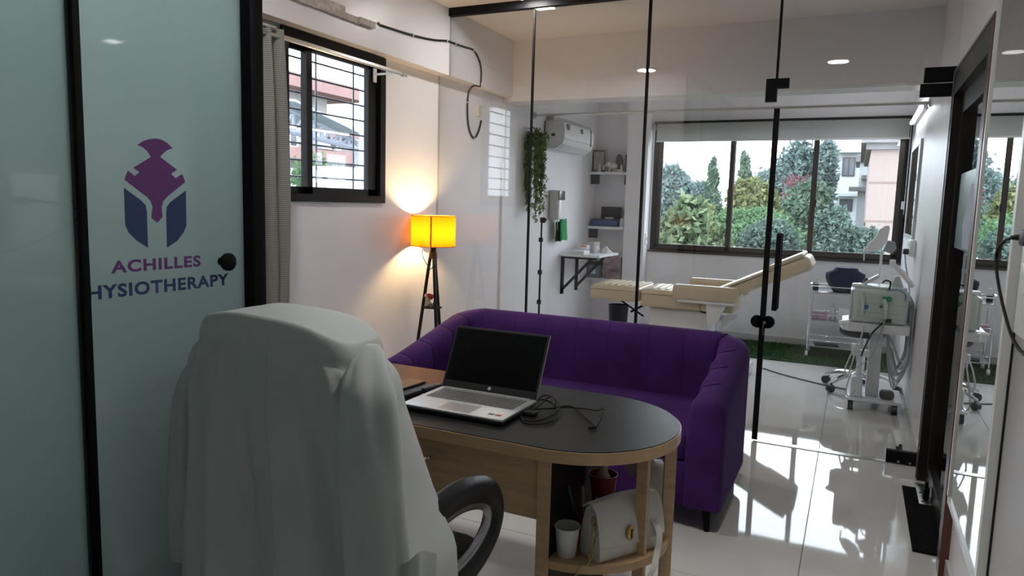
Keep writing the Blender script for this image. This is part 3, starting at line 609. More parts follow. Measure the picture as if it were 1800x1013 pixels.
sleeve([P(655, 606, 'y', CY-.02), P(652, 640, 'y', CY-.055), P(652, 690, 'y', CY-.09), P(656, 770, 'y', CY-.110), P(660, 880, 'y', CY-.13), P(664, 1000, 'y', CY-.135), P(664, 1110, 'y', CY-.135)], [.018, .050, .070, .078, .084, .086, .086], (.86, .55), 2.2)
ix = min(range(NT), key=lambda k: abs(body_secs[14][k].x-P(464, 640, 'y', CY-.1).x)+(9 if body_secs[14][k].y > CY else 0))
seam = [body_secs[i][ix]+Vector((0, -.001, 0)) for i in range(8, len(body_secs))]
part('back_seam', B().tube(seam, .0014, 5), mat('seam_cotton', (.56, .60, .59), .9), ct)
ring0 = smooth_path([P(706, 992, 'y', CY-.150), P(722, 983, 'y', CY-.155), P(742, 968, 'y', CY-.140), P(768, 974, 'y', CY-.105)], 4)
b = B(); b.loft([[q, q+Vector((0, -.004, -.001)), q+Vector((0, -.006, -.20)), q+Vector((0, 0, -.20))] for q in ring0]); part('pocket', b, CLOTH, ct, ang=70)

# ---- sofa
SX0, SX1, SY0, SY1 = -2.27, -.452, 3.13, 4.03; tw = .085; z0 = .115
sf = T('sofa', 'purple velvet sofa with channel-stitched arms in front of the partition', 'sofa', ((SX0+SX1)/2, 3.6, 0))
path = []; rc = .10; A = (SX1-tw, SY0); C1 = (SX1-tw, SY1-tw); C2 = (SX0+tw, SY1-tw); D = (SX0+tw, SY0)
NA = 22; NBk = 44
for k in range(NA): t = k/NA; path.append((A[0], A[1]+(C1[1]-rc-A[1])*t, t*.86))
for k in range(8): a = math.pi/2*k/8; path.append((C1[0]-rc+rc*math.cos(a), C1[1]-rc+rc*math.sin(a), .86+.14*k/8))
for k in range(NBk+1): t = k/NBk; path.append((C1[0]-rc+(C2[0]-C1[0]+2*rc)*t, C1[1], 1))
for k in range(1, 9): a = math.pi/2*k/8; path.append((C2[0]+rc-rc*math.sin(a), C2[1]-rc+rc*math.cos(a), 1-.14*k/8))
for k in range(1, NA+1): t = k/NA; path.append((D[0], C2[1]-rc+(D[1]-C2[1]+rc)*t, .86*(1-t)))
secs = []; N = len(path); acc = 0; seams = []; lastcell = 0
for i, (x, y, h) in enumerate(path):
    p0, p1 = path[max(i-1, 0)], path[min(i+1, N-1)]; t = Vector((p1[0]-p0[0], p1[1]-p0[1], 0)).normalized(); nin = Vector((-t.y, t.x, 0))
    if i: acc += math.hypot(x-path[i-1][0], y-path[i-1][1])
    zt = .605+.185*(h**1.15); ph = (acc % .205)/.205; pa = .020 if h < .99 else .006; puff = pa*(abs(math.sin(math.pi*ph))**.35-1)
    end = 1 if 0 < i < N-1 else 0
    if int(acc/.205) != lastcell: seams.append(i); lastcell = int(acc/.205); puff = -pa
    w = tw*(1 if end else .86); ring = []
    prof = [(-w, z0), (-w, (z0+zt)/2), (-w, zt-.085), (-w*.93, zt-.045), (-w*.70, zt-.016), (-w*.3, zt-.002), (w*.2, zt), (w*.62, zt-.014), (w*.93+puff, zt-.050), (w*1.04+puff, zt-.10), (w*1.06+puff, (.42+zt)/2), (w*1.0, .40), (w, z0)]
    secs.append([Vector((x, y, 0))+nin*n_+Vector((0, 0, zz+(puff*.6 if n_ > 0 and zz > .5 else 0)-(0 if end else .012*(zz > .3)))) for n_, zz in prof])
sm = part('back_and_arms', B().loft(secs), VELVET, sf, ang=60)
STI = mat('velvet_seam', (.016, .005, .036), .9, spec=.1)
for i in seams: part('stitched_seam', B().tube([secs[i][k]+Vector((0, 0, .0005)) for k in range(5, 12)], .0030 if path[i][2] < .99 else .0012, 5), STI, sm)
part('seat_cushion', B().box((SX0+2*tw-.01, SY0+.03, .30), (SX1-2*tw+.01, SY1-2*tw+.02, .43), .035, 4), VELVET, sf)
part('base', B().box((SX0+2*tw-.01, SY0+.012, .115), (SX1-2*tw+.01, SY1-2*tw, .31), .012), VELVET, sf)
for x, y in ((SX1-.07, SY0+.06), (SX1-.07, SY1-.10), (SX0+.07, SY0+.06), (SX0+.07, SY1-.10)):
    part('leg', B().tube([(x, y, .12), (x+(.012 if x > -1 else -.012), y-.008, 0)], [.024, .012], 12), BLACKM, sf)
# ---- floor lamp
LX, LY = -2.69, 4.32
la = T('floor_lamp', 'tripod floor lamp with glowing yellow drum shade in the corner', 'floor lamp', (LX, LY, 0))
DKW = mat('dark_walnut', (.014, .009, .006), .4, spec=.25, var=.2, scale=20)
sh = part('shade', B().lathe([(.156, 1.138), (.156, 1.35)], (LX, LY, 0), 48, cap=False), SHADE, la)
RIMM = mat('shade_trim', (.50, .20, .015), .6)
part('shade_rim', B().tube([(LX+.156*math.cos(a), LY+.156*math.sin(a), 1.35) for a in [k*2*math.pi/40 for k in range(41)]], .003, 6, cap=False), RIMM, sh)
part('shade_rim', B().tube([(LX+.156*math.cos(a), LY+.156*math.sin(a), 1.138) for a in [k*2*math.pi/40 for k in range(41)]], .003, 6, cap=False), RIMM, sh)
sa = math.radians(-64); bs = B().box((-.005, -.0015, 1.138), (.005, .0015, 1.35)).rot(Matrix.Rotation(sa+math.pi/2, 3, 'Z'), (0, 0, 0))
for v in bs.bm.verts: v.co += Vector((LX+.157*math.cos(sa), LY+.157*math.sin(sa), 0))
part('shade_seam', bs, mat('seam_orange', (.45, .10, .01), .6), sh)
part('spider', B().cyl((LX-.155, LY, 1.165), (LX+.155, LY, 1.165), .003, n=6).cyl((LX, LY-.155, 1.165), (LX, LY+.155, 1.165), .003, n=6), BLACKM, sh)
part('bulb_holder', B().cyl((LX, LY, 1.085), (LX, LY, 1.20), .02), BLACKM, la)
part('bulb', B().ball((LX, LY, 1.235), (.03, .03, .04)), mat('bulb_glow', (1, .8, .5), emit=(1, .66, .30), estr=560), la)
hub = part('hub', B().cyl((LX, LY, 1.05), (LX, LY, 1.095), .032, .026), DKW, la)
part('cord', B().tube(smooth_path([(LX-.03, LY-.03, 1.09), (LX-.06, LY-.04, 1.11), (LX-.05, LY-.05, 1.06), (LX-.01, LY-.05, 1.0), (LX+.02, LY-.05, .98), (LX+.035, LY-.04, 1.03), (LX+.01, LY-.035, 1.06)]), .003, 6), BLACKP, la)
for k, a in enumerate((math.radians(200), math.radians(320), math.radians(80))):
    e = (LX+.165*math.cos(a), LY+.165*math.sin(a)*.9, 0); part('leg', B().tube([(LX+.018*math.cos(a), LY+.018*math.sin(a), 1.075), e], .0125, 8, flat=(1.1, .9)), DKW, la)
zt = .705; tri = [(LX+.07*math.cos(a), LY+.07*math.sin(a)) for a in [math.radians(x) for x in (200, 250, 320, 20, 80, 140)]]
part('tray', B().prism(tri, 'z', zt-.010, zt), DKW, la)
fg = T('figurine', 'seated beige figurine with red flowers on the lamp tray', 'figurine', (LX, LY-.01, zt))
STN = mat('stone_beige', (.40, .34, .27), .7); REDF = mat('red_flower', (.45, .03, .025), .6); DKS = mat('stone_dark', (.12, .10, .09), .7)
part('body', B().ball((LX-.022, LY-.02, zt+.022), (.026, .022, .022)).ball((LX-.022, LY-.025, zt+.052), (.020, .018, .020)).ball((LX-.03, LY-.03, zt+.078), .016), STN, fg)
part('base', B().ball((LX+.025, LY-.02, zt+.014), (.03, .022, .014)).ball((LX+.035, LY-.02, zt+.03), (.014, .014, .016)), DKS, fg)
b = B()
for k in range(14):
    a = k*2.4; r = .008+.0018*k; b.tube([(LX+.008+.3*r*math.cos(a), LY-.03+.3*r*math.sin(a), zt+.055), (LX+.008+r*math.cos(a), LY-.03+r*math.sin(a), zt+.085+.015*((k*7) % 5)/5)], [.002, .005], 6)
part('flower', b, REDF, fg)
# ---- curtain and rod at the left window
rd = T('curtain_rod', 'double steel curtain rod over the small left window', 'curtain rod', (-2.74, 3.4, 2.27))
part('rod', B().cyl((-2.725, 2.45, 2.262), (-2.725, 4.02, 2.262), .0095, n=12), STEEL, rd); part('rod', B().cyl((-2.75, 2.45, 2.277), (-2.75, 3.97, 2.277), .0095, n=12), STEEL, rd)
part('finial', B().cyl((-2.725, 3.97, 2.262), (-2.725, 3.985, 2.262), .014), STEEL, rd)
part('bracket', B().box((XL, 3.84, 2.20), (XL+.008, 3.87, 2.285)).box((XL+.005, 3.852, 2.243), (-2.715, 3.86, 2.255)), WHITEP, rd)
cu = T('curtain', 'grey woven curtain gathered beside the small window', 'curtain', (-2.72, 2.9, .1))
NC = 60; secs = []
for j in range(40):
    z = 2.30-j*(2.2/39); row = []
    for k in range(NC):
        t = k/(NC-1); y = 2.42+t*(.475+.03*math.sin(j*.12)+.03*j/39); row.append(Vector((-2.735+.028*math.sin(t*34+.3*math.sin(j*.2))+.006*math.sin(t*90+j*.15), y, z)))
    secs.append(row)
cb_ = B(); cb_.loft(secs, closed=False); bmesh.ops.solidify(cb_.bm, geom=cb_.bm.faces[:], thickness=.003)
m = mat('curtain_weave', (.30, .29, .27), .85, var=.1, scale=50)
nt = m.node_tree; wv = nt.nodes.new('ShaderNodeTexWave'); wv.bands_direction = 'Z'; wv.inputs['Scale'].default_value = 30; wv.inputs['Distortion'].default_value = 1.5; wv.inputs['Detail'].default_value = 1
tc = nt.nodes.new('ShaderNodeTexCoord'); nt.links.new(tc.outputs['Object'], wv.inputs[0]); mx = nt.nodes.new('ShaderNodeMixRGB'); mx.inputs[1].default_value = (.26, .25, .235, 1); mx.inputs[2].default_value = (.52, .51, .48, 1)
nt.links.new(wv.outputs[0], mx.inputs[0]); nt.links.new(mx.outputs[0], nt.nodes['Principled BSDF'].inputs['Base Color'])
part('cloth', cb_, m, cu, ang=80)
part('header_rings', B().tube([(-2.725, 2.45, 2.30), (-2.725, 2.85, 2.30)], .008, 6), mat('curtain_tape', (.4, .39, .36), .8), cu)
# ---- old batten, cable, socket on the beam
bt = T('ceiling_batten', 'old paint-flaked wooden batten fixed to the left beam', 'batten', (-2.76, 3.3, 2.50))
b = B().box((-2.770, 2.3, 2.485), (-2.752, 3.62, 2.522), .002)
part('strip', b, mat('flaked_wood', (.55, .50, .46), .8, var=.25, scale=40, bump=.3), bt)
part('end_block', B().box((-2.770, 3.56, 2.49), (-2.742, 3.71, 2.528), .003), mat('flaked_wood2', (.62, .56, .52), .8, var=.2, scale=50, bump=.3), bt)
part('torn_paint', B().box((-2.770, 2.6, 2.522), (-2.766, 3.45, 2.56)), mat('torn_plaster', (.60, .58, .54), .9, var=.25, scale=18, bump=.5), bt)
wc = T('wall_cable', 'black clipped cable running along the left beam and wall', 'cable', (-2.765, 4.6, 2.5))
xb = -2.764
pts = [P(668, 44, 'x', xb), P(690, 51, 'x', xb), P(725, 62, 'x', xb), P(760, 70, 'x', xb), P(785, 72, 'x', xb), P(800, 77, 'x', xb), P(818, 83, 'x', xb), P(832, 88, 'x', xb), P(842, 105, 'x', xb), P(846, 125, 'x', xb), P(845, 148, 'x', xb), P(843, 154, 'x', -2.775)]
pts += [P(832, 158, 'x', -2.80), P(824, 162, 'x', XL+.008), P(822, 180, 'x', XL+.008), P(822, 205, 'x', XL+.008), P(825, 228, 'x', XL+.008), P(833, 243, 'x', XL+.008), P(841, 232, 'x', XL+.008), P(846, 212, 'x', XL+.008)]
pts[11].z = 2.366; pts[12].z = 2.363; pts[13].z = min(pts[13].z, 2.355)
part('cord', B().tube(smooth_path(pts, 5), .0075, 8), BLACKP, wc)
for i in (2, 4, 5, 7, 10): q = pts[i]; part('clip', B().box((q.x-.009, q.y-.004, q.z-.012), (q.x+.010, q.y+.004, q.z+.012), .001), WHITEP, wc)
for i in (14, 17): q = pts[i]; part('clip', B().box((q.x-.008, q.y-.012, q.z-.004), (q.x+.009, q.y+.012, q.z+.004), .001), WHITEP, wc)
part('plug_end', B().cyl(pts[0]+Vector((0, -.02, .01)), pts[0], .006), mat('copper_end', (.3, .2, .1), .4, metal=.8), wc)
q = P(840, 195, 'x', XL)
one('wall_socket', B().box((XL, q.y-.03, q.z-.045), (XL+.02, q.y+.03, q.z+.045), .004).box((XL+.02, q.y-.015, q.z-.02), (XL+.024, q.y+.015, q.z+.02)), mat('ivory_plastic', (.62, .58, .48), .4), 'ivory wall socket where the black cable ends', 'socket', (XL, q.y, q.z))

# ================================================================== RIGHT WALL, near
mr = T('wall_mirror', 'tall white-framed mirror on the right wall', 'mirror', (XR-.015, 2.82, .33))
y0, y1, z0, z1 = 2.44, 3.20, .335, 2.42
part('glass', B().box((XR-.024, y0+.03, z0+.02), (XR-.020, y1-.02, z1-.03)), MIRROR, mr)
b = B().box((XR-.03, y0, z0), (XR-.001, y0+.034, z1)).box((XR-.03, y1-.024, z0), (XR-.001, y1, z1)).box((XR-.03, y0, z0), (XR-.001, y1, z0+.022)).box((XR-.03, y0, z1-.034), (XR-.001, y1, z1))
part('frame', b, mat('white_frame', (.66, .67, .66), .3), mr)
part('backing', B().box((XR-.006, y0-.003, z0-.003), (XR, y1+.002, z1+.003)), BLACKP, mr)
rc = T('hanging_cable', 'black cable looping from a plug past the mirror edge', 'cable', (XR-.06, 2.45, 1.1))
xc = XR-.075
pts = [P(1800, 418, 'x', xc+.02), P(1780, 418, 'x', xc), P(1766, 424, 'x', xc), P(1754, 440, 'x', xc), P(1751, 465, 'x', xc), P(1756, 505, 'x', xc), P(1766, 550, 'x', xc), P(1778, 590, 'x', xc), P(1790, 612, 'x', xc), P(1806, 628, 'x', xc)]
part('cord', B().tube(smooth_path(pts, 6), .0042, 8), SEAL, rc)
part('strain_relief', B().cyl(pts[1]+Vector((0, .012, 0)), pts[0], .0055, .010), BLACKP, rc)
q = pts[0]; part('plug', B().box((q.x-.012, q.y-.07, q.z-.02), (XR-.03, q.y-.005, q.z+.02), .006), BLACKP, rc)
sw = P(1800, 475, 'x', XR-.02)
ss = T('socket_plate', 'white multi-socket plate at the far right edge of the wall', 'socket', (XR-.015, sw.y-.08, sw.z-.16))
part('plate', B().box((XR-.03, sw.y-.22, sw.z-.17), (XR, sw.y+.0, sw.z+.22), .006), WHITEP, ss)
part('switch', B().box((XR-.034, sw.y-.10, sw.z-.06), (XR-.03, sw.y-.04, sw.z+.02), .002), WHITEP, ss)
mt_ = T('door_mat', 'black ribbed doormat at the entrance door', 'mat', (.365, 3.85, 0))
b = B().box((.322, 3.42, 0), (.50, 4.245, .0085), .002)
part('pad', b, mat('rubber_black', (.006, .006, .006), .9, spec=.1, bump=.4, bscale=200), mt_)
b = B()
for k in range(34): b.box((.325, 3.43+k*.0238, .0085), (.497, 3.446+k*.0238, .0102))
part('ribs', b, MATS['rubber_black'], mt_, kind='stuff')
one('door_stopper', B().cyl((.345, 4.92, 0), (.345, 4.92, .035), .012, .010).box((.32, 4.905, .0), (.345, 4.935, .02), .003), BLACKP, 'small black door stopper on the floor inside the partition', 'door stopper', (.345, 4.92, 0))
# ================================================================== TREATMENT AREA
cr = T('cubicle_rail', 'long steel curtain rail across the treatment area below the cross beam', 'curtain rail', (-1.2, 6.3, 2.29))
part('rail', B().cyl((XL+.01, 6.38, 2.295), (XR-.01, 6.28, 2.285), .012, n=10), STEEL, cr)
part('flange', B().cyl((XL, 6.38, 2.295), (XL+.015, 6.38, 2.295), .03), STEEL, cr); part('flange', B().cyl((XR-.015, 6.28, 2.285), (XR, 6.28, 2.285), .03), STEEL, cr)
# air conditioner
ac = T('air_conditioner', 'white split air conditioner high on the left wall', 'air conditioner', (XL, 7.07, 2.0))
ya, yb = 6.65, 7.50
prof = [(XL, 2.02), (XL, 2.275), (XL+.15, 2.275), (XL+.195, 2.255), (XL+.212, 2.21), (XL+.210, 2.10), (XL+.185, 2.045), (XL+.12, 2.005), (XL+.03, 2.005)]
part('body', B().prism(prof, 'y', ya, yb), WHITEP, ac)
part('louver', B().prism([(XL+.185, 2.046), (XL+.125, 2.004), (XL+.125, 1.999), (XL+.192, 2.044)], 'y', ya+.05, yb-.05), mat('louver_white', (.70, .71, .73), .35), ac)
part('seam_line', B().prism([(XL+.2085, 2.098), (XL+.2125, 2.098), (XL+.2125, 2.102), (XL+.2085, 2.102)], 'y', ya, yb), mat('seam_grey', (.35, .36, .38), .5), ac)
STK = mat('sticker_brown', (.13, .07, .07), .5); STG = mat('sticker_green', (.18, .22, .10), .5)
part('sticker', B().box((XL+.206, 6.70, 2.19), (XL+.2140, 6.78, 2.245)), STK, ac); part('sticker', B().box((XL+.208, 7.10, 2.19), (XL+.2150, 7.16, 2.235)), STK, ac)
part('energy_label', B().box((XL+.207, 7.40, 2.08), (XL+.2150, 7.44, 2.25)), STG, ac)
part('sticker', B().box((XL+.07, ya-.001, 2.125), (XL+.11, ya+.001, 2.155)), STK, ac)
part('pipe_knockout', B().tube([(XL+.045+.014*math.cos(a), ya-.0005, 2.05+.014*math.sin(a)) for a in [k*math.pi/8 for k in range(17)]], .0015, 5), GREYP, ac)
part('pipe_trunk', B().box((XL, ya+.02, 2.277), (XL+.08, yb+.3, 2.325), .004), mat('trunk_grey', (.42, .42, .43), .5), ac)
part('power_cord', B().tube(smooth_path([(XL+.012, 6.62, 2.27), (XL+.012, 6.61, 2.15), (XL+.012, 6.60, 2.0), (XL+.012, 6.56, 1.93)]), .006, 6), BLACKP, ac)
# hanging plant
hp_ = T('hanging_plant', 'trailing green artificial vine in a wall basket beside the air conditioner', 'hanging plant', (XL+.09, 6.24, 1.28))
GRN = leafmat('vine_leaf', (.06, .12, .03), (.24, .34, .11), .4)
part('basket', B().lathe([(.03, 2.0), (.06, 2.01), (.075, 2.11), (.07, 2.11), (.05, 2.03)], (XL+.085, 6.24, 0), 16), mat('basket_green', (.02, .04, .015), .7), hp_)
part('hook', B().tube([(XL, 6.24, 2.16), (XL+.085, 6.24, 2.16), (XL+.085, 6.24, 2.02)], .004, 6), BLACKM, hp_)
cs = [((XL+.085, 6.24, 2.12), (.07, .085, .06), 6)]; g = np.random.default_rng(3); b = B()
for k in range(36):
    a = g.random()*6.28; r = .04+.05*g.random(); L = .35+.47*g.random(); x0, y0 = XL+.085+r*math.cos(a)*.9, 6.24+r*math.sin(a)*1.1; zc = 2.08
    b.tube([(x0, y0, 2.10), (x0+.01*math.cos(a), y0+.01*math.sin(a), 2.0), (x0+.012*math.cos(a), y0+.015*math.sin(a), 2.08-L)], .0015, 4)
    for j in range(int(L/.05)): cs.append(((x0+.012*math.cos(a)+.012*g.normal(), y0+.015*math.sin(a)+.012*g.normal(), 2.08-j*.05+.02*g.normal()), (.02, .022, .035), 1))
part('stems', b, mat('vine_stem', (.05, .09, .02), .7), hp_, kind='stuff')
leaf_obj('foliage', leaves(8500, cs, .013, 5, .32, droop=.8, shell=.2), GRN, hp_, kind='stuff')
# tripod stand
q = P(950, 460, 'y', 5.45); tx, ty = q.x, 5.45
ts = T('tripod_stand', 'thin black phone tripod standing by the left wall', 'tripod', (tx, ty, 0))
part('pole', B().cyl((tx, ty, .25), (tx+.0, ty, 1.31), .009, .007), BLACKM, ts)
for z in (1.16, .89, .64): part('clamp', B().box((tx-.018, ty-.014, z-.018), (tx+.014, ty+.014, z+.018), .003), BLACKP, ts)
part('head', B().box((tx-.012, ty-.012, 1.30), (tx+.03, ty+.012, 1.345), .004).ball((tx+.03, ty, 1.325), .014), BLACKP, ts)
for k in range(3): a = k*2.094+.4; part('leg', B().tube([(tx, ty, .30), (tx+.24*math.cos(a), ty+.24*math.sin(a), .0)], .008, 6), BLACKM, ts)
# dispenser, towel
dp_ = T('wall_dispenser', 'white wall dispenser with dark window above the green towel', 'dispenser', (XL, 6.95, 1.30))
part('body', B().box((XL, 6.80, 1.30), (XL+.10, 6.99, 1.60), .02, 3), mat('dispenser_grey', (.52, .53, .53), .35), dp_)
part('front_cover', B().box((XL+.095, 6.815, 1.305), (XL+.115, 6.98, 1.50), .006), WHITEP, dp_)
part('window', B().box((XL+.095, 6.815, 1.502), (XL+.113, 6.98, 1.595), .008), mat('smoked_plastic', (.09, .085, .08), .2), dp_)
th = T('towel_hook', 'wire towel ring below the wall dispenser', 'towel ring', (XL, 6.95, 1.22))
part('ring', B().tube([(XL+.08+.0*k, 6.93+.07*math.cos(k*math.pi/8), 1.26+.07*math.sin(k*math.pi/8)) for k in range(17)], .004, 6), STEEL, th)
part('arm', B().cyl((XL, 6.93, 1.33), (XL+.08, 6.93, 1.33), .005), STEEL, th)
def drape(name, lab, m, x, y0, y1, zt, zb, thick, slant):
    secs = []
    for j in range(10):
        z = zt+(zb-zt)*j/9; row = [Vector((x+.010*math.sin(k*1.5+j*.2), y0+(y1-y0)*(k/11)*(1+.25*j/9)+slant*j/9, z-.01*math.sin(k))) for k in range(12)]
        row += [q+Vector((thick, 0, 0)) for q in row[::-1]]; secs.append(row)
    return one(name, B().loft(secs), m, lab, 'towel', (x, (y0+y1)/2, zb), ang=70)
drape('hand_towel', 'bright green hand towel hanging below the wall dispenser', mat('green_cloth', (.015, .30, .095), .85, var=.15, scale=30), XL+.088, 6.90, 7.07, 1.30, 1.09, .014, .015)
drape('hand_towel', 'black hand towel hanging behind the green one', mat('black_cloth', (.015, .015, .016), .85), XL+.058, 6.87, 6.99, 1.27, 1.08, .014, .0)
# wall table
wt = T('wall_table', 'white folding wall table on black steel brackets', 'table', (XL, 7.47, .49))
part('top', B().box((XL, 7.15, .905), (-2.41, 7.82, .93), .003), mat('white_laminate', (.72, .72, .72), .35), wt)
for y in (7.22, 7.66):
    f_ = part('bracket', B().box((XL, y-.014, .49), (XL+.03, y+.014, .905)).box((XL, y-.014, .88), (-2.46, y+.014, .905)), BLACKM, wt)
    part('strut', B().tube([(XL+.02, y, .54), (-2.52, y, .885)], .015, 4), BLACKM, f_)
def boxy(name, lab, cat, m, lo, hi, bev=.004, rz=0, extra=None):
    c = ((lo[0]+hi[0])/2, (lo[1]+hi[1])/2, lo[2]); t = T(name, lab, cat, c)
    R = Matrix.Rotation(rz, 3, 'Z')
    part('box', B().box(lo, hi, bev).rot(R, c), m, t)
    for nm, mm, l2, h2 in extra or []: part(nm, B().box(l2, h2, .001).rot(R, c), mm, t)
    return t
CARD = mat('white_card', (.70, .71, .72), .6); BLUEP = mat('blue_print', (.12, .22, .36), .5); ORP = mat('orange_print', (.6, .3, .08), .5)
boxy('carton', 'flat white carton lying on the wall table', 'box', CARD, (-2.76, 7.20, .93), (-2.60, 7.38, .965), extra=[('lid', WHITEP, (-2.762, 7.198, .955), (-2.598, 7.382, .968))])
boxy('medicine_box', 'small printed medicine box standing on the wall table', 'box', CARD, (-2.72, 7.40, .93), (-2.64, 7.50, 1.02), extra=[('label', BLUEP, (-2.64, 7.415, .955), (-2.638, 7.485, .975)), ('stripe', ORP, (-2.71, 7.398, 1.0), (-2.65, 7.4, 1.02))])
def bottle(name, lab, c, r, h, m, mc):
    t = T(name, lab, 'bottle', c)
    part('body', B().lathe([(r*.9, 0), (r, .006), (r, h*.62), (r*.45, h*.76), (r*.4, h*.8)], c, 16), m, t)
    part('cap', B().lathe([(r*.5, h*.8), (r*.5, h*.9), (r*.2, h*.92), (r*.2, h)], c, 12), mc, t); return t
CLR = mat('clear_plastic', (.55, .58, .60), .15)
bottle('spray_bottle', 'small white spray bottle on the wall table', (-2.58, 7.50, .93), .022, .13, CLR, WHITEP)
boxy('carton', 'beige carton at the back of the wall table', 'box', mat('beige_card', (.42, .40, .36), .6), (-2.73, 7.62, .93), (-2.60, 7.72, 1.05), extra=[('label', CARD, (-2.60, 7.64, .96), (-2.598, 7.70, 1.0))])
b = B(); secs = []
for j in range(6):
    t = j/5; secs.append([Vector((-2.50+(.06*(1-t)+.01)*math.cos(a)*(1+.25*math.sin(3*a+j)), 7.65+(.06*(1-t)+.008)*math.sin(a), .93+.075*t)) for a in [k*2*math.pi/14 for k in range(14)]])
one('tissue_paper', B().loft(secs), MATS['paper_white'], 'crumpled white tissue on the wall table edge', 'tissue', (-2.50, 7.65, .93))
# niche shelves
NX0, NX1 = XL, -2.43
SHM = mat('shelf_white', (.70, .70, .71), .4)
for z, lab in ((1.845, 'top white wall shelf with figurines in the niche'), (1.215, 'middle white wall shelf with the blue box in the niche'), (.605, 'lowest white wall shelf with paper bag in the niche')):
    s_ = T('wall_shelf', lab, 'shelf', (-2.64, 8.15, z-.03), 'niche shelves')
    part('board', B().box((NX0, 8.0, z-.03), (NX1, YF, z)), SHM, s_)
    if z > 1: part('bracket', B().box((NX0+.005, 8.05, z-.14), (NX0+.10, 8.09, z-.03)), BLACKP, s_)
    if z > 1.5: part('bracket', B().box((NX1-.02, 8.05, z-.14), (NX1, 8.09, z-.03)), BLACKP, s_)
z = 1.845
pf = T('photo_frame', 'dark photo frame leaning at the left of the top shelf', 'photo frame', (-2.80, 8.1, z))
Rz = Matrix.Rotation(.55, 3, 'Z') @ Matrix.Rotation(-.12, 3, 'X')
part('frame', B().box((-2.86, 8.10, z), (-2.71, 8.125, z+.26), .003).rot(Rz, (-2.79, 8.11, z)), BLACKP, pf)
part('picture', B().box((-2.845, 8.097, z+.02), (-2.725, 8.1005, z+.24)).rot(Rz, (-2.79, 8.11, z)), mat('photo_grey', (.25, .25, .25), .3, var=.3, scale=30), pf)
ef = T('elephant_figurine', 'white elephant figurine on the top shelf', 'figurine', (-2.62, 8.1, z)); IV = mat('ivory_ceramic', (.58, .57, .53), .3)
part('body', B().ball((-2.605, 8.1, z+.065), (.055, .035, .042)), IV, ef); part('head', B().ball((-2.66, 8.09, z+.085), (.033, .03, .033)), IV, ef)
part('trunk', B().tube(smooth_path([(-2.685, 8.085, z+.085), (-2.705, 8.08, z+.065), (-2.712, 8.08, z+.04), (-2.722, 8.08, z+.045)]), [.012]*19, 8), IV, ef)
for dy in (-.032, .032): part('ear', B().ball((-2.645, 8.09+dy, z+.09), (.02, .006, .028)), IV, ef)
for dx, dy in ((-.64, 8.08), (-.64, 8.12), (-.575, 8.08), (-.575, 8.12)): part('leg', B().cyl((-2+dx, dy, z), (-2+dx, dy, z+.05), .014), IV, ef)
sv = T('oval_plaque', 'black oval plaque standing behind the elephant figurine', 'plaque', (-2.56, 8.18, z))
part('plaque', B().prism([(-2.56+.045*math.cos(a), z+.115+.10*math.sin(a)) for a in [k*2*math.pi/28 for k in range(28)]], 'y', 8.17, 8.19), BLACKP, sv); part('base', B().box((-2.60, 8.15, z), (-2.52, 8.21, z+.02), .003), BLACKP, sv)
def pawn(lab, c, s=1):
    t = T('small_figurine', lab, 'figurine', c, 'small shelf figurines'); part('body', B().lathe([(.022*s, 0), (.02*s, .01*s), (.012*s, .05*s), (.014*s, .06*s)], c, 14), IV, t); part('head', B().ball(Vector(c)+Vector((0, 0, .072*s)), .013*s).cyl(Vector(c)+Vector((0, 0, .08*s)), Vector(c)+Vector((0, 0, .10*s)), .006*s, .002), IV, t)
pawn('tiny white figurine beside the dark photo frame', (-2.755, 8.05, z)); pawn('tiny white figurine right of the elephant on the top shelf', (-2.495, 8.06, z), .95)
boxy('black_frame', 'thin black frame against the pillar on the top shelf', 'frame', BLACKP, (-2.452, 8.06, z), (-2.436, 8.2, z+.2), .002)
one('small_bowl', B().lathe([(.015, 0), (.02, .004), (.03, .03), (.027, .03), (.016, .008)], (-2.525, 8.05, z), 16), IV, 'small pale bowl beside the black plaque', 'bowl', (-2.525, 8.05, z))
z = 1.215
bb = T('instrument_case', 'open blue instrument case with black lid on the middle shelf', 'case', (-2.65, 8.12, z))
BLU = mat('case_blue', (.015, .05, .16), .4)
part('tray', B().box((-2.83, 8.02, z), (-2.50, 8.20, z+.075), .006), BLU, bb); part('lid', B().box((-2.76, 8.19, z+.075), (-2.51, 8.205, z+.23), .004), BLACKP, bb)
part('lining', B().box((-2.81, 8.03, z+.072), (-2.52, 8.19, z+.085), .003), BLACKP, bb); part('tool', B().box((-2.67, 8.04, z+.085), (-2.56, 8.10, z+.11), .01), GREYP, bb)
one('glass_jar', B().lathe([(.028, 0), (.03, .005), (.03, .07), (.024, .08), (.024, .10), (.02, .102)], (-2.465, 8.08, z), 16), CLR, 'small clear jar beside the blue case', 'jar', (-2.465, 8.08, z))
z = .605
boxy('carton', 'blue-grey carton on the lowest shelf under the wall table', 'box', mat('bluegrey_card', (.16, .20, .25), .5), (-2.84, 8.02, z), (-2.70, 8.16, z+.17), extra=[('lid', BLACKP, (-2.842, 8.018, z+.15), (-2.698, 8.162, z+.19)), ('label', CARD, (-2.80, 8.018, z+.05), (-2.74, 8.02, z+.10))])
pg = T('paper_bag', 'mauve printed paper bag on the lowest shelf', 'bag', (-2.55, 8.1, z))
secs = []
for j in range(7):
    t = j/6; secs.append([Vector((-2.56+(.115-.01*t)*u+.012*noise.noise(Vector((u, v, j*.7))), 8.11+(.06-.03*t)*v+.012*noise.noise(Vector((v, u, j))), z+.26*t)) for u, v in ((-1, -1), (-.4, -1), (.2, -1), (1, -1), (1, 0), (1, 1), (0, 1), (-1, 1), (-1, 0))])
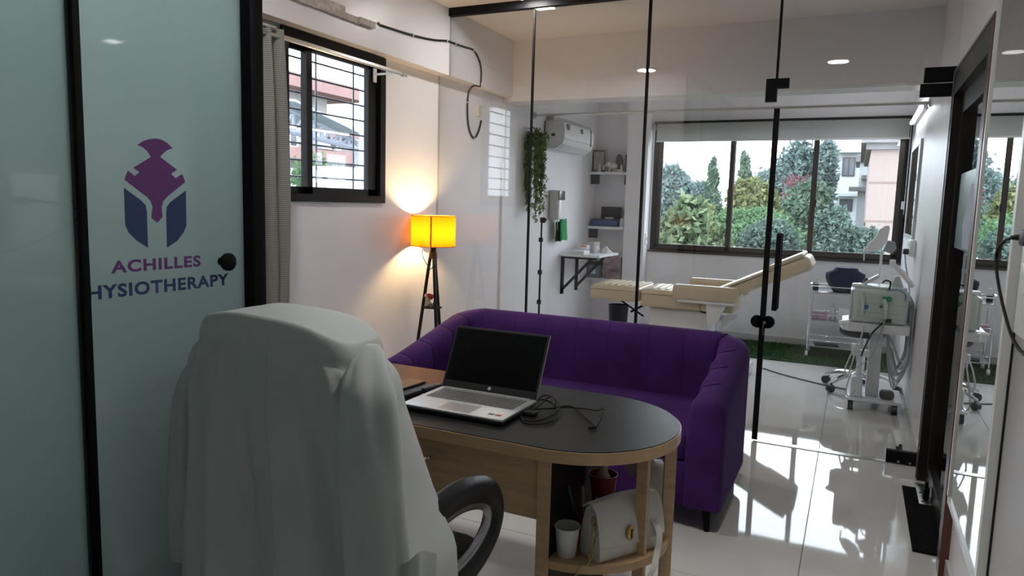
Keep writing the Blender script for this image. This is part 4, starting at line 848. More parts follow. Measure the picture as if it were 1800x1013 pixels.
part('body', B().loft(secs), mat('mauve_print', (.28, .19, .22), .5, var=.5, scale=14, var_col=(.48, .38, .40)), pg, ang=30)
text_mesh('KAI', mat('dark_print', (.03, .02, .03), .6), 'lettering', pg, lambda u, v: (-2.535+u, 8.022, z+.085+v), .06, .035, .02)
# treatment bed
bd = T('treatment_bed', 'cream vinyl treatment bed with raised backrest and white base', 'treatment bed', (-1.3, 6.45, 0))
by0, by1 = 6.17, 6.73
part('foot_cushion', B().box((-2.16, by0, .605), (-1.695, by1, .742), .035, 4), CREAM, bd)
b = B()
for k in range(6): b.box((-2.08+k*.065, by0+.06, .738), (-2.035+k*.065, by1-.06, .749), .005)
part('cushion_ribs', b, CREAM, bd)
part('leg_cushion', B().box((-1.685, by0, .575), (-1.15, by1, .735), .03, 4), CREAM, bd)
b = B()
for k in range(5): b.box((-1.62+k*.065, by0+.06, .731), (-1.575+k*.065, by1-.06, .742), .005)
part('cushion_ribs', b, CREAM, bd)
part('seat_cushion', B().box((-1.16, by0, .575), (-.88, by1, .72), .03, 4), CREAM, bd)
RB = Matrix.Rotation(-math.radians(26), 3, 'Y'); pv = (-1.08, 6.45, .66)
def tilted(name, u0, u1, v0, v1, bev): return part(name, B().box((pv[0]+u0, by0+.01, pv[2]+v0), (pv[0]+u1, by1-.01, pv[2]+v1), bev, 4).rot(RB, pv), CREAM, bd)
tilted('backrest', 0, .575, -.035, .085, .03); tilted('headrest', .53, .865, -.05, .075, .04); tilted('head_pad', .55, .835, .072, .105, .014)
part('piping', B().tube([Vector(pv)+RB @ Vector((u, by0-6.45+.008, .062)) for u in (.03, .2, .4, .56)], .004, 6), mat('dark_piping', (.12, .10, .08), .6), bd)
part('piping', B().box((-2.155, by0-.002, .700), (-1.70, by0+.002, .704)).box((-1.68, by0-.002, .690), (-1.30, by0+.002, .694)), MATS['dark_piping'], bd)
for yy in (by0-.09, by1+.03):
    a_ = part('armrest', B().box((-1.385, yy, .675), (-.845, yy+.09, .805), .028, 4), CREAM, bd)
    part('arm_plate', B().box((-1.34, yy+.01, .655), (-.87, yy+.08, .677), .003), WHITEP, a_)
    part('arm_hinge', B().prism([(-1.10, .66), (-.93, .66), (-1.0, .50), (-1.08, .47)], 'y', yy+.03, yy+.06), WHITEP, a_)
part('base_column', B().box((-1.62, 6.26, .10), (-1.10, 6.64, .565), .02), WHITEP, bd)
part('base_foot', B().box((-1.75, 6.2, 0), (-.75, 6.7, .10), .03), WHITEP, bd)
part('lift_rod', B().cyl((-1.92, 6.3, .61), (-1.68, 6.3, .47), .008).cyl((-1.80, 6.3, .50), (-1.66, 6.3, .585), .010).cyl((-1.15, 6.2, .57), (-.98, 6.2, .55), .006), BLACKM, bd)
part('plastic_wrap', B().loft([[Vector((-1.0+.04*math.sin(k), by0-.03+.01*math.cos(2*k), .56-.05*k)), Vector((-.93+.05*math.sin(k+1), by0-.04, .58-.05*k)), Vector((-.88+.03*math.cos(k), by0+.02, .58-.045*k))] for k in range(4)], closed=False), CLR, bd, ang=20)
one('waste_bin', B().lathe([(.075, 0), (.10, .46), (.105, .47), (.098, .47), (.07, .02)], (-2.1, 6.9, 0), 20), BLACKP, 'black tapered bin below the foot of the treatment bed', 'bin', (-2.1, 6.9, 0))
# grass mat
gm = T('grass_mat', 'green artificial grass mat along the far wall', 'mat', (-.5, 7.78, 0))
part('backing', B().box((-1.6, 7.30, 0), (XR-.02, YF-.015, .012)), mat('grass_back', (.018, .055, .014), .9), gm)
g = np.random.default_rng(9); n = 14000; p = np.stack([-1.6+2.0*g.random(n), 7.30+.93*g.random(n), np.full(n, .012)], 1); dv = np.stack([g.normal(size=n)*.008, g.normal(size=n)*.008, .016+.012*g.random(n)], 1); w = np.stack([.0022*np.cos(np.arange(n)), .0022*np.sin(np.arange(n)), np.zeros(n)], 1)
vv = np.stack([p-w, p+w, p+dv], 1).reshape(-1, 3)
leaf_obj('blades', (vv, np.arange(n*3).reshape(-1, 3)), leafmat('grass_blade', (.018, .07, .012), (.05, .14, .03), .25), gm, kind='stuff')
# chrome trolley
tr = T('chrome_trolley', 'three-tier chrome trolley by the far wall', 'trolley', (-.15, 7.78, 0))
tx0, tx1, ty0, ty1 = -.36, .10, 7.62, 7.94
for x in (tx0, tx1):
    for y in (ty0, ty1):
        part('post', B().cyl((x, y, .06), (x, y, .70), .010), CHROME, tr); part('caster', B().cyl((x-.012, y, .03), (x+.012, y, .03), .03, n=14), WHITEP, tr)
    part('push_bar', B().tube(smooth_path([(x, ty0, .69), (x, ty0+.03, .735), (x, ty1-.03, .735), (x, ty1, .69)]), .010, 8), CHROME, tr)
for z in (.655, .375, .115):
    s_ = part('shelf', B().box((tx0, ty0, z-.012), (tx1, ty1, z), .002), mat('trolley_sheet', (.45, .46, .48), .3, metal=.8), tr)
    part('guard_rail', B().cyl((tx0, ty0, z+.055), (tx1, ty0, z+.055), .005).cyl((tx0, ty1, z+.055), (tx1, ty1, z+.055), .005), CHROME, s_)
t_ = bottle('pump_bottle', 'clear pump bottle with black label on the trolley top', (-.325, 7.70, .655), .026, .15, CLR, CLR)
part('label', B().lathe([(.0275, .01), (.0275, .07)], (-.325, 7.70, .655), 16, cap=False), BLACKP, t_)
nb = T('navy_bag', 'navy blue padded bag on the chrome trolley top', 'bag', (-.09, 7.78, .655)); NVY = mat('navy_fabric', (.006, .008, .042), .85, spec=.2, var=.3, scale=12)
secs = []
for j in range(9):
    t = j/8; w = .085+.095*math.sin(min(1, t*1.15)*math.pi*.62)-.05*max(0, t-.75)/.25; secs.append([Vector((-.08+w*math.cos(a)*(1 if t < .85 else .8)+.02*t, 7.78+.11*math.sin(a), .655+.245*t-.03*t*math.cos(a)*0)) for a in [k*2*math.pi/18 for k in range(18)]])
part('body', B().loft(secs), NVY, nb, ang=60); part('strap', B().tube(smooth_path([(-.20, 7.70, .84), (-.21, 7.66, .76), (-.14, 7.65, .69), (-.05, 7.66, .67)]), .010, 6), BLACKP, nb)
boxy('tissue_box', 'pink tissue box on the middle trolley tier', 'box', mat('pink_card', (.42, .28, .40), .6, var=.3, scale=25), (-.34, 7.64, .375), (-.20, 7.76, .455), extra=[('slot', WHITEP, (-.31, 7.68, .455), (-.23, 7.72, .462))])
bottle('water_bottle', 'clear bottle on the middle trolley tier', (-.15, 7.70, .375), .03, .17, CLR, CLR)
boxy('white_carton', 'white carton on the middle trolley tier', 'box', CARD, (-.10, 7.64, .375), (.0, 7.72, .51))
boxy('tablet', 'black tablet lying on the bottom trolley tier', 'tablet', BLACKP, (-.30, 7.64, .115), (-.08, 7.80, .127), .002, .15)
# therapy machine on its cart
mc = T('machine_cart', 'white rolling cart carrying the pale green therapy machine', 'cart', (.19, 5.95, 0))
ENM = mat('white_enamel', (.66, .68, .70), .25)
part('base_plate', B().box((.02, 5.74, .075), (.39, 6.16, .10), .006), ENM, mc)
for x, y in ((.055, 5.78), (.345, 5.78), (.055, 6.12), (.345, 6.12)): part('caster', B().cyl((x-.018, y, .036), (x+.018, y, .036), .036, n=16).box((x-.015, y-.015, .04), (x+.015, y+.015, .078)), BLACKP, mc)
part('column', B().box((.155, 5.86, .10), (.235, 6.02, .60), .008), ENM, mc)
part('column_cover', B().box((.148, 5.852, .10), (.190, 6.03, .598), .004), mat('enamel_shade', (.58, .60, .63), .3), mc)
part('platform', B().prism([(-.045, 5.80), (.0, 5.74), (.39, 5.74), (.40, 5.76), (.40, 6.16), (.0, 6.16), (-.05, 6.08)], 'z', .592, .655), ENM, mc)
part('platform_grip', B().ball((-.02, 5.80, .64), (.05, .04, .022)), WHITEP, mc)
part('foot_pedal', B().box((.24, 5.77, .10), (.34, 5.88, .165), .03, 3), BLACKP, mc)
part('canister', B().box((.045, 5.76, .10), (.125, 5.86, .25), .015, 3).box((.075, 5.80, .25), (.105, 5.83, .42), .006).box((.04, 5.79, .40), (.16, 5.84, .45), .006).box((.03, 5.78, .43), (.09, 5.85, .49), .006), ENM, mc)
tm = T('therapy_machine', 'pale green therapy machine with knobs on the white cart', 'medical device', (.19, 5.95, .655))
PGR = mat('pale_green_plastic', (.50, .58, .54), .35)
part('housing', B().box((.01, 5.77, .657), (.375, 6.10, .905), .025, 3), PGR, tm)
part('side_pocket', B().box((-.004, 5.78, .67), (.012, 6.08, .89), .006), mat('pale_pocket', (.58, .63, .62), .25), tm)
part('tray', B().box((.04, 5.80, .905), (.36, 6.08, .922), .004), PGR, tm)
part('front_panel', B().box((.045, 5.763, .70), (.36, 5.771, .88), .003), mat('panel_green', (.46, .55, .50), .4), tm)
part('knob', B().cyl((.245, 5.745, .845), (.245, 5.765, .845), .020, n=18), mat('green_knob', (.02, .24, .14), .35), tm); part('knob', B().cyl((.215, 5.75, .85), (.215, 5.765, .85), .012, n=14), MATS['green_knob'], tm)
part('badge', B().cyl((.105, 5.758, .775), (.105, 5.764, .775), .017, n=20), mat('badge_blue', (.02, .12, .34), .35), tm); part('badge', B().box((.072, 5.759, .762), (.092, 5.764, .772)), MATS['green_knob'], tm)
part('dial', B().cyl((.20, 5.752, .785), (.20, 5.765, .785), .011, n=14), mat('dial_dark', (.05, .08, .06), .4), tm)
part('groove', B().box((.05, 5.7615, .80), (.355, 5.7632, .803)).box((.05, 5.7615, .735), (.355, 5.7632, .738)), GREYP, tm)
part('vent_grille', B().box((.225, 5.760, .672), (.275, 5.768, .70)), BLACKP, tm)
for i, (a, b2) in enumerate((((.08, 5.755, .84), (.085, 5.75, .72)), ((.23, 5.75, .80), (.235, 5.745, .70)))):
    part('probe', B().tube([Vector(a)+Vector((-.02, 0, .04)), a, b2], [.016, .015, .009], 10), PGR, tm)
# probes, tilted display and lamp head on top of the machine
hd = T('probe_rack', 'white applicator heads resting on top of the therapy machine', 'applicator', (.2, 5.95, .922))
part('display', B().box((.08, 5.88, .930), (.20, 5.98, .955), .006).rot(Matrix.Rotation(-.6, 3, 'Y'), (.10, 5.93, .93)), CLR, hd)
part('applicator', B().box((.0, 5.82, .905), (.09, 5.90, .935), .012), WHITEP, hd)
part('black_grip', B().tube([(.07, 5.9, .93), (.085, 5.9, .955), (.10, 5.9, .97)], .012, 8), BLACKP, hd)
part('holder', B().prism([(.26, .922), (.34, .922), (.31, 1.0), (.28, 1.0)], 'y', 5.9, 5.96), PGR, hd)
part('wand', B().tube([(.40, 5.9, .93), (.33, 5.9, 1.02), (.26, 5.89, 1.09)], [.016, .022, .014], 10), WHITEP, hd)
part('wand_head', B().box((.235, 5.87, 1.075), (.275, 5.91, 1.12), .006), WHITEP, hd)
ir = T('infrared_lamp', 'white angled lamp head on a thin stem above the machine', 'medical lamp', (.20, 6.13, .655))
part('stem', B().tube([(.185, 6.13, .66), (.185, 6.13, 1.17)], .009, 8), WHITEP, ir); part('clamp', B().box((.165, 6.11, .655), (.205, 6.15, .69), .004), ENM, ir)
part('lamp_plate', B().prism([(.06, 1.16), (.10, 1.155), (.14, 1.165), (.19, 1.20), (.215, 1.24), (.225, 1.345), (.215, 1.365), (.19, 1.36), (.155, 1.33), (.14, 1.28), (.09, 1.22)], 'y', 6.10, 6.145), WHITEP, ir)
part('lamp_back', B().prism([(.19, 1.17), (.25, 1.15), (.285, 1.19), (.27, 1.24), (.22, 1.25)], 'y', 6.14, 6.20), GREYP, ir)
part('tether', B().tube([(.065, 6.12, 1.16), (.068, 6.12, 1.09)], .006, 6), WHITEP, ir)
# cables of the machine
cbm = T('machine_cables', 'bundle of white and grey machine cables hanging by the right wall', 'cables', (.39, 5.9, .1))
g = np.random.default_rng(4); CW = [mat('cable_white', (.55, .57, .58), .5), mat('cable_grey', (.30, .32, .35), .5)]
for k in range(15):
    xo = .385+.03*g.random(); yo = 5.80+.28*g.random(); zb = .14+.25*g.random(); x_ = min(.418, xo)
    part('cable', B().tube(smooth_path([(.37, yo, .88-.013*k), (x_, yo-.02, .80), (x_+.005 if x_ < .41 else x_, yo+.03*g.normal(), .6), (x_, yo+.04*g.normal(), .4), (x_-.05-.02*g.random(), yo, zb), (.28+.04*g.random(), yo+.02, zb+.10), (.26, yo+.0, .58)]), .0055, 6), CW[k % 2], cbm)
part('cable', B().tube(smooth_path([(.10, 5.75, .66), (.085, 5.72, .55), (.03, 5.70, .42), (.0, 5.72, .30), (.02, 5.74, .25), (.06, 5.76, .44)]), .006, 6), CW[0], cbm)
part('cable', B().tube(smooth_path([(.22, 5.74, .67), (.16, 5.70, .60), (.12, 5.70, .50), (.10, 5.72, .42)]), .006, 6), SEAL, cbm)
part('cable', B().tube(smooth_path([(.235, 5.745, .70), (.20, 5.72, .55), (.16, 5.70, .42), (.05, 5.70, .30), (.02, 5.70, .16), (.04, 5.72, .11), (.08, 5.72, .16)]), .004, 6), CW[1], cbm)
part('cable', B().tube(smooth_path([(.24, 5.76, .91), (.25, 5.80, .96), (.22, 5.84, .97), (.20, 5.86, .95)]), .006, 6), SEAL, cbm)
part('cable', B().tube(smooth_path([(.23, 5.76, .905), (.30, 5.755, .912), (.345, 5.755, .885), (.35, 5.757, .84)]), .004, 6), mat('cable_blue', (.02, .15, .35), .5), cbm)
one('floor_cable', B().tube(smooth_path([(-.68, 6.85, .006), (-.55, 6.72, .006), (-.35, 6.58, .006), (-.12, 6.45, .006), (.05, 6.40, .006), (.20, 6.45, .006)]), .006, 6), mat('cable_darkgrey', (.08, .09, .09), .5), 'grey cable lying across the floor to the stool', 'cable', (-.2, 6.5, 0))
# stool
sl = T('rolling_stool', 'chrome five-star rolling stool behind the machine cart', 'stool', (.11, 6.44, 0)); sx, sy = .11, 6.44
part('lift', B().cyl((sx, sy, .10), (sx, sy, .46), .022).cyl((sx, sy, .10), (sx, sy, .30), .032), CHROME, sl); part('seat', B().lathe([(.16, .46), (.175, .48), (.175, .52), (.15, .54)], (sx, sy, 0), 28), LTH, sl)
for k in range(5):
    a = math.radians(152)+k*2*math.pi/5; R_ = .285; e = Vector((sx+R_*math.cos(a), sy+R_*math.sin(a), .075))
    l_ = part('leg', B().tube(smooth_path([(sx+.02*math.cos(a), sy+.02*math.sin(a), .13), (sx+.16*math.cos(a), sy+.16*math.sin(a), .125), e]), .019, 8), CHROME, sl)
    part('caster', B().cyl(e+Vector((-.018*math.sin(a), .018*math.cos(a), -.042)), e+Vector((.018*math.sin(a), -.018*math.cos(a), -.042)), .032, n=14), BLACKP, l_)
# right wall fittings in the treatment area
wm = T('wall_board', 'narrow silver-framed mirror on the right wall by the wide window', 'mirror', (XR-.01, 7.2, 1.25))
part('glass', B().box((XR-.016, 6.72, 1.27), (XR-.012, 7.72, 2.03)), MIRROR, wm)
part('frame', B().box((XR-.02, 6.68, 1.24), (XR, 6.73, 2.06)).box((XR-.02, 7.71, 1.24), (XR, 7.76, 2.06)).box((XR-.02, 6.73, 1.24), (XR, 7.71, 1.275)).box((XR-.02, 6.73, 2.025), (XR, 7.71, 2.06)), mat('silver_frame', (.5, .5, .5), .3, metal=.6), wm)
q = P(1602, 438, 'x', XR-.05)
sb_ = T('switchboard', 'white switchboard box with plugs on the right wall above the machine', 'switchboard', (XR, 6.55, 1.12))
part('box', B().box((XR-.045, 6.42, 1.12), (XR, 6.72, 1.25), .006), WHITEP, sb_)
part('switch', B().box((XR-.05, 6.46, 1.20), (XR-.045, 6.52, 1.235), .002).box((XR-.05, 6.56, 1.20), (XR-.045, 6.62, 1.235), .002), CARD, sb_)
part('plug', B().box((XR-.085, 6.45, 1.135), (XR-.045, 6.50, 1.18), .008), BLACKP, sb_)
part('cord', B().tube(smooth_path([(XR-.07, 6.46, 1.14), (XR-.06, 6.40, 1.05), (XR-.04, 6.30, .95), (XR-.03, 6.2, .85)]), .006, 6), CW[1], sb_)
pl_ = T('pillar_socket', 'small white socket on the pillar side beside the wide window', 'socket', (-2.19, 8.14, 1.05))
part('plate', B().box((-2.19, 8.10, 1.03), (-2.178, 8.18, 1.15), .003), WHITEP, pl_); part('button', B().box((-2.178, 8.125, 1.07), (-2.174, 8.155, 1.11), .001), GREYP, pl_)
tl = T('tube_light', 'white tube light high on the right wall of the treatment area', 'tube light', (XR-.03, 7.2, 2.3))
part('batten', B().box((XR-.03, 6.55, 2.28), (XR, 7.75, 2.31), .003), WHITEP, tl)
part('tube', B().cyl((XR-.045, 6.58, 2.295), (XR-.045, 7.72, 2.295), .013), mat('tube_glow', (1, 1, 1), emit=(.93, .95, 1), estr=32), tl)

for nm in ('chrome_trolley', 'pump_bottle', 'navy_bag', 'tissue_box', 'water_bottle', 'white_carton', 'tablet'): bpy.data.objects[nm].location.z += .014   # stands on the grass mat
# ================================================================== OUTSIDE
GZ = -4.5
struct('ground', B().box((-60, 9.2, GZ-.2), (40, 90, GZ)).box((-60, -30, GZ-.2), (-3.3, 9.2, GZ)), mat('garden_ground', (.10, .11, .07), .9, var=.3, scale=2), 'garden ground outside below the windows', 'ground')
TRK = mat('bark', (.06, .045, .035), .9, var=.3, scale=12)
def tree(name, lab, px, pyt, pyb, Y, wpx, leafm, n, size, seed, cat='tree', blobs=7, cone=False, droop=0, asp=.45, airy=False):
    """crown spans photo rows pyt..pyb and wpx columns at depth Y"""
    t = P(px, pyt, 'y', Y); bo = P(px, pyb, 'y', Y); hw = (P(px+wpx/2, pyt, 'y', Y).x-P(px-wpx/2, pyt, 'y', Y).x)/2
    cx, h = (t.x+bo.x)/2, t.z-bo.z; o = T(name, lab, cat, (cx, Y, GZ)); g = np.random.default_rng(seed); cs = []
    if cone:
        for k in range(16):
            f = k/15; r = hw*(.18+.82*f**.7)*(.9+.2*g.random()); cs.append(((cx+g.normal()*.1*hw, Y+g.normal()*.1*hw, t.z-.05*h-f*h*.9), (r, r, h*.10), r*r+.05))
    else:
        for k in range(blobs):
            a = g.random()*6.28; rr = hw*.62*math.sqrt(g.random()); f = g.random(); z = bo.z+h*(.22+.56*f); sc = (1-.45*f)
            cs.append(((cx+rr*math.cos(a)*sc*1.15, Y+rr*math.sin(a)*sc, z), (hw*(.42+.2*g.random()), hw*(.42+.2*g.random()), h*(.20+.12*g.random())), 1))
        cs.append(((cx, Y, bo.z+h*.42), (hw*.78, hw*.78, h*.42), 3)); cs.append(((cx+.1*hw, Y, t.z-h*.22), (hw*.35, hw*.35, h*.22), 1))
    leaf_obj('foliage', leaves(n, cs, size, seed, asp, droop, .45 if not airy else .1), leafm, o, kind='stuff')
    b = B().tube([(cx, Y, GZ), (cx+.1, Y, GZ+(bo.z-GZ)*.6), (cx, Y, bo.z+h*.4)], [.05+.06*hw, .04+.05*hw, .03], 8)
    for k in range(5):
        c = cs[k % len(cs)][0]; b.tube([(cx, Y, bo.z+h*.05), ((cx+c[0])/2, (Y+c[1])/2, (bo.z+c[2])/2+h*.1), c], [.03+.03*hw, .025, .01], 6)
    part('trunk', b, TRK, o); return o
L_far = leafmat('leaf_haze', (.10, .145, .14), (.19, .24, .225)); L_mid = leafmat('leaf_mid', (.07, .115, .09), (.155, .21, .15)); L_yel = leafmat('leaf_yellow', (.085, .11, .05), (.20, .215, .10))  # haze of distance is put into the paler leaf colours, here and below
L_brt = leafmat('leaf_bright', (.06, .12, .06), (.13, .21, .11)); L_drk = leafmat('leaf_dark', (.05, .08, .07), (.145, .195, .165)); L_brd = leafmat('leaf_broad', (.04, .07, .035), (.18, .225, .13)); L_pnk = leafmat('bougainvillea', (.13, .06, .07), (.24, .10, .12))
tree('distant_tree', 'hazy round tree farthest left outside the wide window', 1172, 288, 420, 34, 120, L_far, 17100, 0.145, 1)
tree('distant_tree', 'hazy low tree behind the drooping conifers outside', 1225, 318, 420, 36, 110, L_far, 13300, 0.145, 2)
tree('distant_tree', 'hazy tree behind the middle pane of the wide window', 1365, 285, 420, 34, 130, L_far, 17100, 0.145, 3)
tree('drooping_conifer', 'narrow drooping conifer outside the first pane', 1251, 282, 420, 25, 44, L_mid, 9500, 0.112, 4, cone=True, droop=1.5, asp=.25)
tree('drooping_conifer', 'narrow drooping conifer outside beside the first mullion', 1306, 272, 420, 26, 48, L_mid, 9500, 0.112, 5, cone=True, droop=1.5, asp=.25)
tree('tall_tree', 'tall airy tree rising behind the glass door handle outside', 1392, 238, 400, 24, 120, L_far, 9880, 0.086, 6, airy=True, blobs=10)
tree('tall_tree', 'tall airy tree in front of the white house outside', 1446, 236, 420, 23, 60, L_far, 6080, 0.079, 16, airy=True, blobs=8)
tree('yellow_tree', 'yellow-green tree outside the middle of the wide window', 1318, 312, 420, 18, 105, L_yel, 15200, 0.073, 7)
tree('yellow_tree', 'yellow-green tree behind the broad-leaved shrub outside', 1215, 352, 450, 17, 100, L_yel, 9500, 0.073, 17)
tree('flowering_tree', 'pink flowering tree outside near the second mullion', 1408, 303, 372, 21.2, 100, L_pnk, 950, 0.040, 8, airy=True)
tree('green_tree', 'dense green tree outside behind the flowering tree', 1400, 322, 440, 21, 130, L_mid, 17100, 0.079, 9)
tree('hedge_shrub', 'bright green flat-topped shrub outside the middle pane', 1330, 364, 440, 15, 160, L_brt, 22800, 0.046, 10, cat='shrub')
tree('garden_shrub', 'grey-green leafy shrub filling the bottom of the middle pane', 1345, 385, 520, 12.5, 170, L_drk, 28500, 0.036, 11, cat='shrub')
tree('garden_shrub', 'grey-green leafy shrub filling the bottom of the right pane', 1462, 362, 520, 12, 130, L_drk, 24700, 0.036, 12, cat='shrub')
tree('garden_shrub', 'dark leafy shrub in front of the peach house outside', 1525, 400, 520, 11.5, 70, L_drk, 10450, 0.036, 13, cat='shrub')
tree('broad_leaf_shrub', 'broad-leaved shrub at the bottom left of the wide window', 1195, 345, 520, 11.5, 130, L_brd, 6460, 0.086, 14, cat='shrub')
tree('broad_leaf_shrub', 'low broad-leaved shrub below the first mullion outside', 1262, 395, 520, 11.8, 90, L_brd, 4940, 0.073, 15, cat='shrub')
# houses outside the wide window
PEACH = mat('peach_render', (.22, .172, .16), .8, var=.04, scale=1); WHT = mat('white_render', (.36, .385, .40), .8, var=.04, scale=1); WIN = mat('dark_pane', (.05, .06, .08), .15); CON = mat('grey_concrete', (.14, .135, .135), .85, var=.15, scale=3)
def bq(px, py, Y): return P(px, py, 'y', Y)
Y = 17; a = bq(1533, 248, Y); ph_ = T('peach_house', 'peach rendered house with cornice outside at the window right', 'house', (a.x+2, Y+2, GZ))
part('wall', B().box((a.x, Y, GZ), (a.x+5, Y+6, a.z)), PEACH, ph_); part('cornice', B().box((a.x-.2, Y-.2, a.z-.05), (a.x+5, Y+6, a.z+.12)).box((a.x-.1, Y-.1, a.z-.18), (a.x+5, Y+6, a.z-.05)), CON, ph_)
for py in (322, 390, 425): z = bq(1540, py, Y).z; part('groove', B().box((a.x-.01, Y-.012, z), (a.x+5, Y, z+.03)), mat('peach_shadow', (.17, .115, .10), .8), ph_)  # dark strips laid on the wall, groove shadow put into their colour
Y = 24; a = bq(1512, 285, Y); c = bq(1548, 285, Y); sh_ = T('stair_block', 'small white stair block with concrete ledges outside beside the peach house', 'house', ((a.x+c.x)/2, Y+1, GZ))
part('wall', B().box((a.x, Y, GZ), (c.x, Y+3, a.z)), WHT, sh_); part('cornice', B().box((a.x-.12, Y-.15, a.z), (c.x, Y+3, a.z+.18)), CON, sh_)
for px, py in ((1502, 333), (1524, 313)): q = bq(px, py, Y); part('ledge', B().box((q.x-.15, Y-.5, q.z-.06), (q.x+.45, Y+.1, q.z+.06)), CON, sh_)
Y = 28; a = bq(1452, 225, Y); c = bq(1600, 225, Y); wh = T('white_house', 'white house with dark windows outside behind the trees', 'house', ((a.x+c.x)/2, Y+3, GZ))
part('wall', B().box((a.x, Y, GZ), (c.x+2, Y+8, a.z)), WHT, wh)
for x0, y0_, x1, y1_ in ((1482, 277, 1502, 310), (1476, 350, 1498, 372), (1462, 440, 1490, 470)):
    p, q = bq(x0, y0_, Y), bq(x1, y1_, Y); w_ = part('window', B().box((p.x, Y-.05, q.z), (q.x, Y+.02, p.z)), BROWNAL, wh); m_ = (p.x+q.x)/2
    for u, v in ((p.x+.04, m_-.02), (m_+.02, q.x-.04)): part('pane', B().box((u, Y-.06, q.z+.04), (v, Y-.045, p.z-.04)), WIN, w_)
p, q = bq(1474, 263, Y), bq(1514, 270, Y); part('sunshade', B().box((p.x, Y-.6, q.z), (q.x, Y, p.z)), WHT, wh)
p, q = bq(1474, 340, Y), bq(1510, 346, Y); part('sunshade', B().box((p.x, Y-.6, q.z), (q.x, Y, p.z)), WHT, wh)
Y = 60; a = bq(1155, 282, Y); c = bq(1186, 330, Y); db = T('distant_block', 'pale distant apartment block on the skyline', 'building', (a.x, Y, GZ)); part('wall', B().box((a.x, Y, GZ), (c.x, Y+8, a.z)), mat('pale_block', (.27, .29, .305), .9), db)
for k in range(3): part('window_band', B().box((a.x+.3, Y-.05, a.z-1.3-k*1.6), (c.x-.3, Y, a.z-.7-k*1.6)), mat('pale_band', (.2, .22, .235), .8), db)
# buildings outside the small left window
def lq(px, py, X): return P(px, py, 'x', X)
OUTW = mat('outdoor_white', (.30, .31, .32), .5); PINK = mat('pink_slab', (.20, .115, .105), .8, var=.08, scale=2); CRM = mat('cream_render', (.27, .26, .255), .8, var=.06, scale=1)
X = -15; a = lq(440, 150, X); c = lq(575, 190, X); ab = T('apartment_building', 'cream apartment building with pink slab bands outside the small window', 'building', (X-3, (a.y+c.y)/2, GZ))
part('wall', B().box((X-7, a.y, GZ), (X, c.y, lq(560, 150, X).z)), CRM, ab)
for py0, py1, ex in ((150, 172, .9), (268, 286, .9)):
    zt, zb = lq(560, py0, X).z, lq(560, py1, X).z; part('slab_band', B().box((X-7, a.y-1, zb), (X+ex, c.y+ex, zt)), PINK, ab)
for px0, py0, px1, py1 in ((505, 208, 522, 262), (532, 205, 548, 258), (556, 215, 570, 258), (508, 295, 524, 330), (552, 300, 566, 330)):
    p, q = lq(px0, py0, X), lq(px1, py1, X); w_ = part('window', B().box((X-.02, p.y, q.z), (X+.05, q.y, p.z)), CARD, ab); part('pane', B().box((X+.045, p.y+.08, q.z+.08), (X+.06, q.y-.08, p.z-.08)), WIN, w_)
X = -19; a = lq(575, 215, X); c = lq(655, 215, X); b2_ = T('apartment_building', 'pale apartment building farther back outside the small window', 'building', (X-3, (a.y+c.y)/2, GZ))
part('wall', B().box((X-7, a.y, GZ), (X, c.y+4, a.z)), mat('pale_pink_render', (.25, .21, .205), .85), b2_)
for py in (235, 275, 315): zt = lq(600, py, X).z; part('slab_band', B().box((X-7, a.y-.4, zt-.25), (X+.5, c.y+4, zt)), PINK, b2_)
for px0, py0, px1, py1 in ((585, 245, 598, 265), (612, 245, 625, 265), (590, 285, 603, 305)):
    p, q = lq(px0, py0, X), lq(px1, py1, X); w_ = part('window', B().box((X-.02, p.y, q.z), (X+.05, q.y, p.z)), CARD, b2_); part('pane', B().box((X+.045, p.y+.08, q.z+.08), (X+.06, q.y-.08, p.z-.08)), WIN, w_)
X = -9.5; tq = T('steel_canopy', 'grey steel truss canopy outside the small window', 'canopy', (X, lq(560, 240, X).y, GZ)); STB = mat('grey_steel_paint', (.16, .18, .22), .5)
p0, p1 = lq(497, 188, X), lq(628, 250, X); p2, p3 = lq(497, 228, X), lq(628, 262, X)
b = B().tube([p0, p1], .05, 6).tube([p2, p3], .05, 6)
for k in range(9):
    t = k/8; u = p0.lerp(p1, t); v = p2.lerp(p3, t); b.tube([u, v], .03, 5)
    if k < 8: b.tube([v, p0.lerp(p1, (k+1)/8)], .03, 5)
part('truss', b, STB, tq)
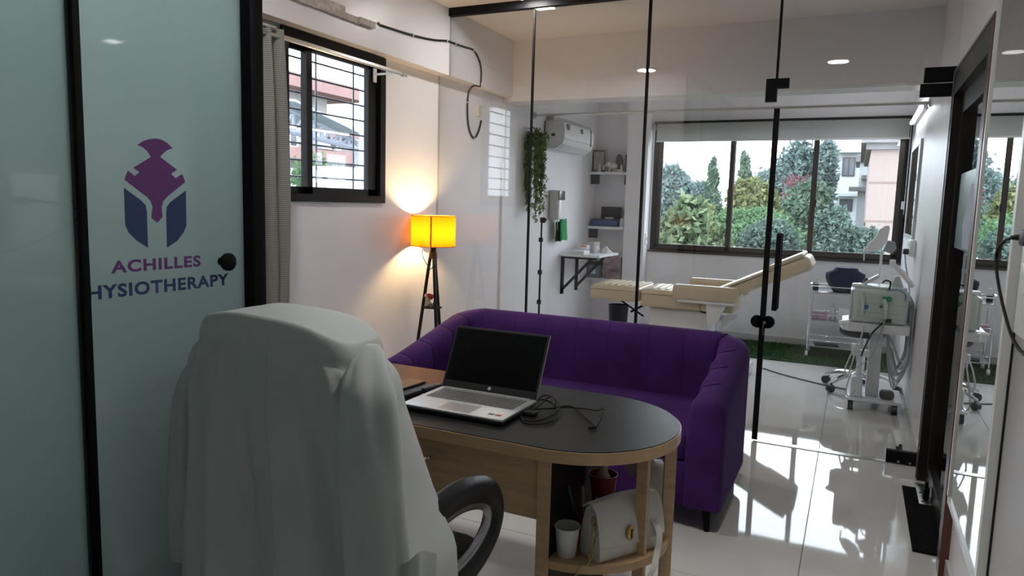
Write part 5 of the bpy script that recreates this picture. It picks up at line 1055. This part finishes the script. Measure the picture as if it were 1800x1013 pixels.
part('roof_sheet', B().loft([[p0+Vector((-2.5, 0, .5)), p0+Vector((.3, 0, .12)), p0+Vector((.3, 0, .08)), p0+Vector((-2.5, 0, .46))], [p1+Vector((-2.5, 0, .5)), p1+Vector((.3, 0, .12)), p1+Vector((.3, 0, .08)), p1+Vector((-2.5, 0, .46))]]), mat('blue_grey_sheet', (.22, .27, .33), .5), tq)
for px in (505, 628): q = lq(px, 250, X); part('post', B().cyl((X, q.y, GZ), (X, q.y, q.z), .05, n=8), STB, tq)
X = -7.5; q0, q1 = lq(592, 292, X), lq(640, 334, X)
ou = T('outdoor_unit', 'large white outdoor cooling unit below the small window', 'outdoor unit', (X-.3, (q0.y+q1.y)/2, q1.z-.6)); part('housing', B().box((X-.6, q0.y, q1.z-.6), (X, q1.y+.2, q0.z), .03), OUTW, ou)
part('louvre_panel', B().box((X, q0.y+.08, q1.z+.02), (X+.02, (q0.y+q1.y)/2, q0.z-.08)), CARD, ou); part('stand', B().box((X-.5, q0.y+.1, GZ), (X-.1, q0.y+.2, q1.z-.6)).box((X-.5, q1.y-.1, GZ), (X-.1, q1.y, q1.z-.6)), STB, ou)
X = -14.6; q0, q1 = lq(552, 246, X), lq(582, 266, X)
ou = T('outdoor_unit', 'small outdoor cooling unit with dark fan on the cream building', 'outdoor unit', (X, (q0.y+q1.y)/2, q1.z)); part('housing', B().box((X-.2, q0.y, q1.z), (X+.3, q1.y, q0.z), .03), OUTW, ou); part('fan', B().cyl((X+.29, q0.y*.35+q1.y*.65, (q0.z+q1.z)/2), (X+.32, q0.y*.35+q1.y*.65, (q0.z+q1.z)/2), (q0.z-q1.z)*.38, n=20), BLACKP, ou)
X = -11; q = lq(558, 290, X)
o = T('small_tree', 'small green tree outside the small window', 'tree', (X, q.y, GZ)); hw = .8
leaf_obj('foliage', leaves(3000, [((X, q.y, q.z-.6), (.7, .7, .8), 1), ((X, q.y+.5, q.z-1.1), (.7, .7, .7), 1)], .08, 31), L_brt, o, kind='stuff'); part('trunk', B().tube([(X, q.y, GZ), (X, q.y+.2, q.z-.8)], [.09, .04], 8), TRK, o)
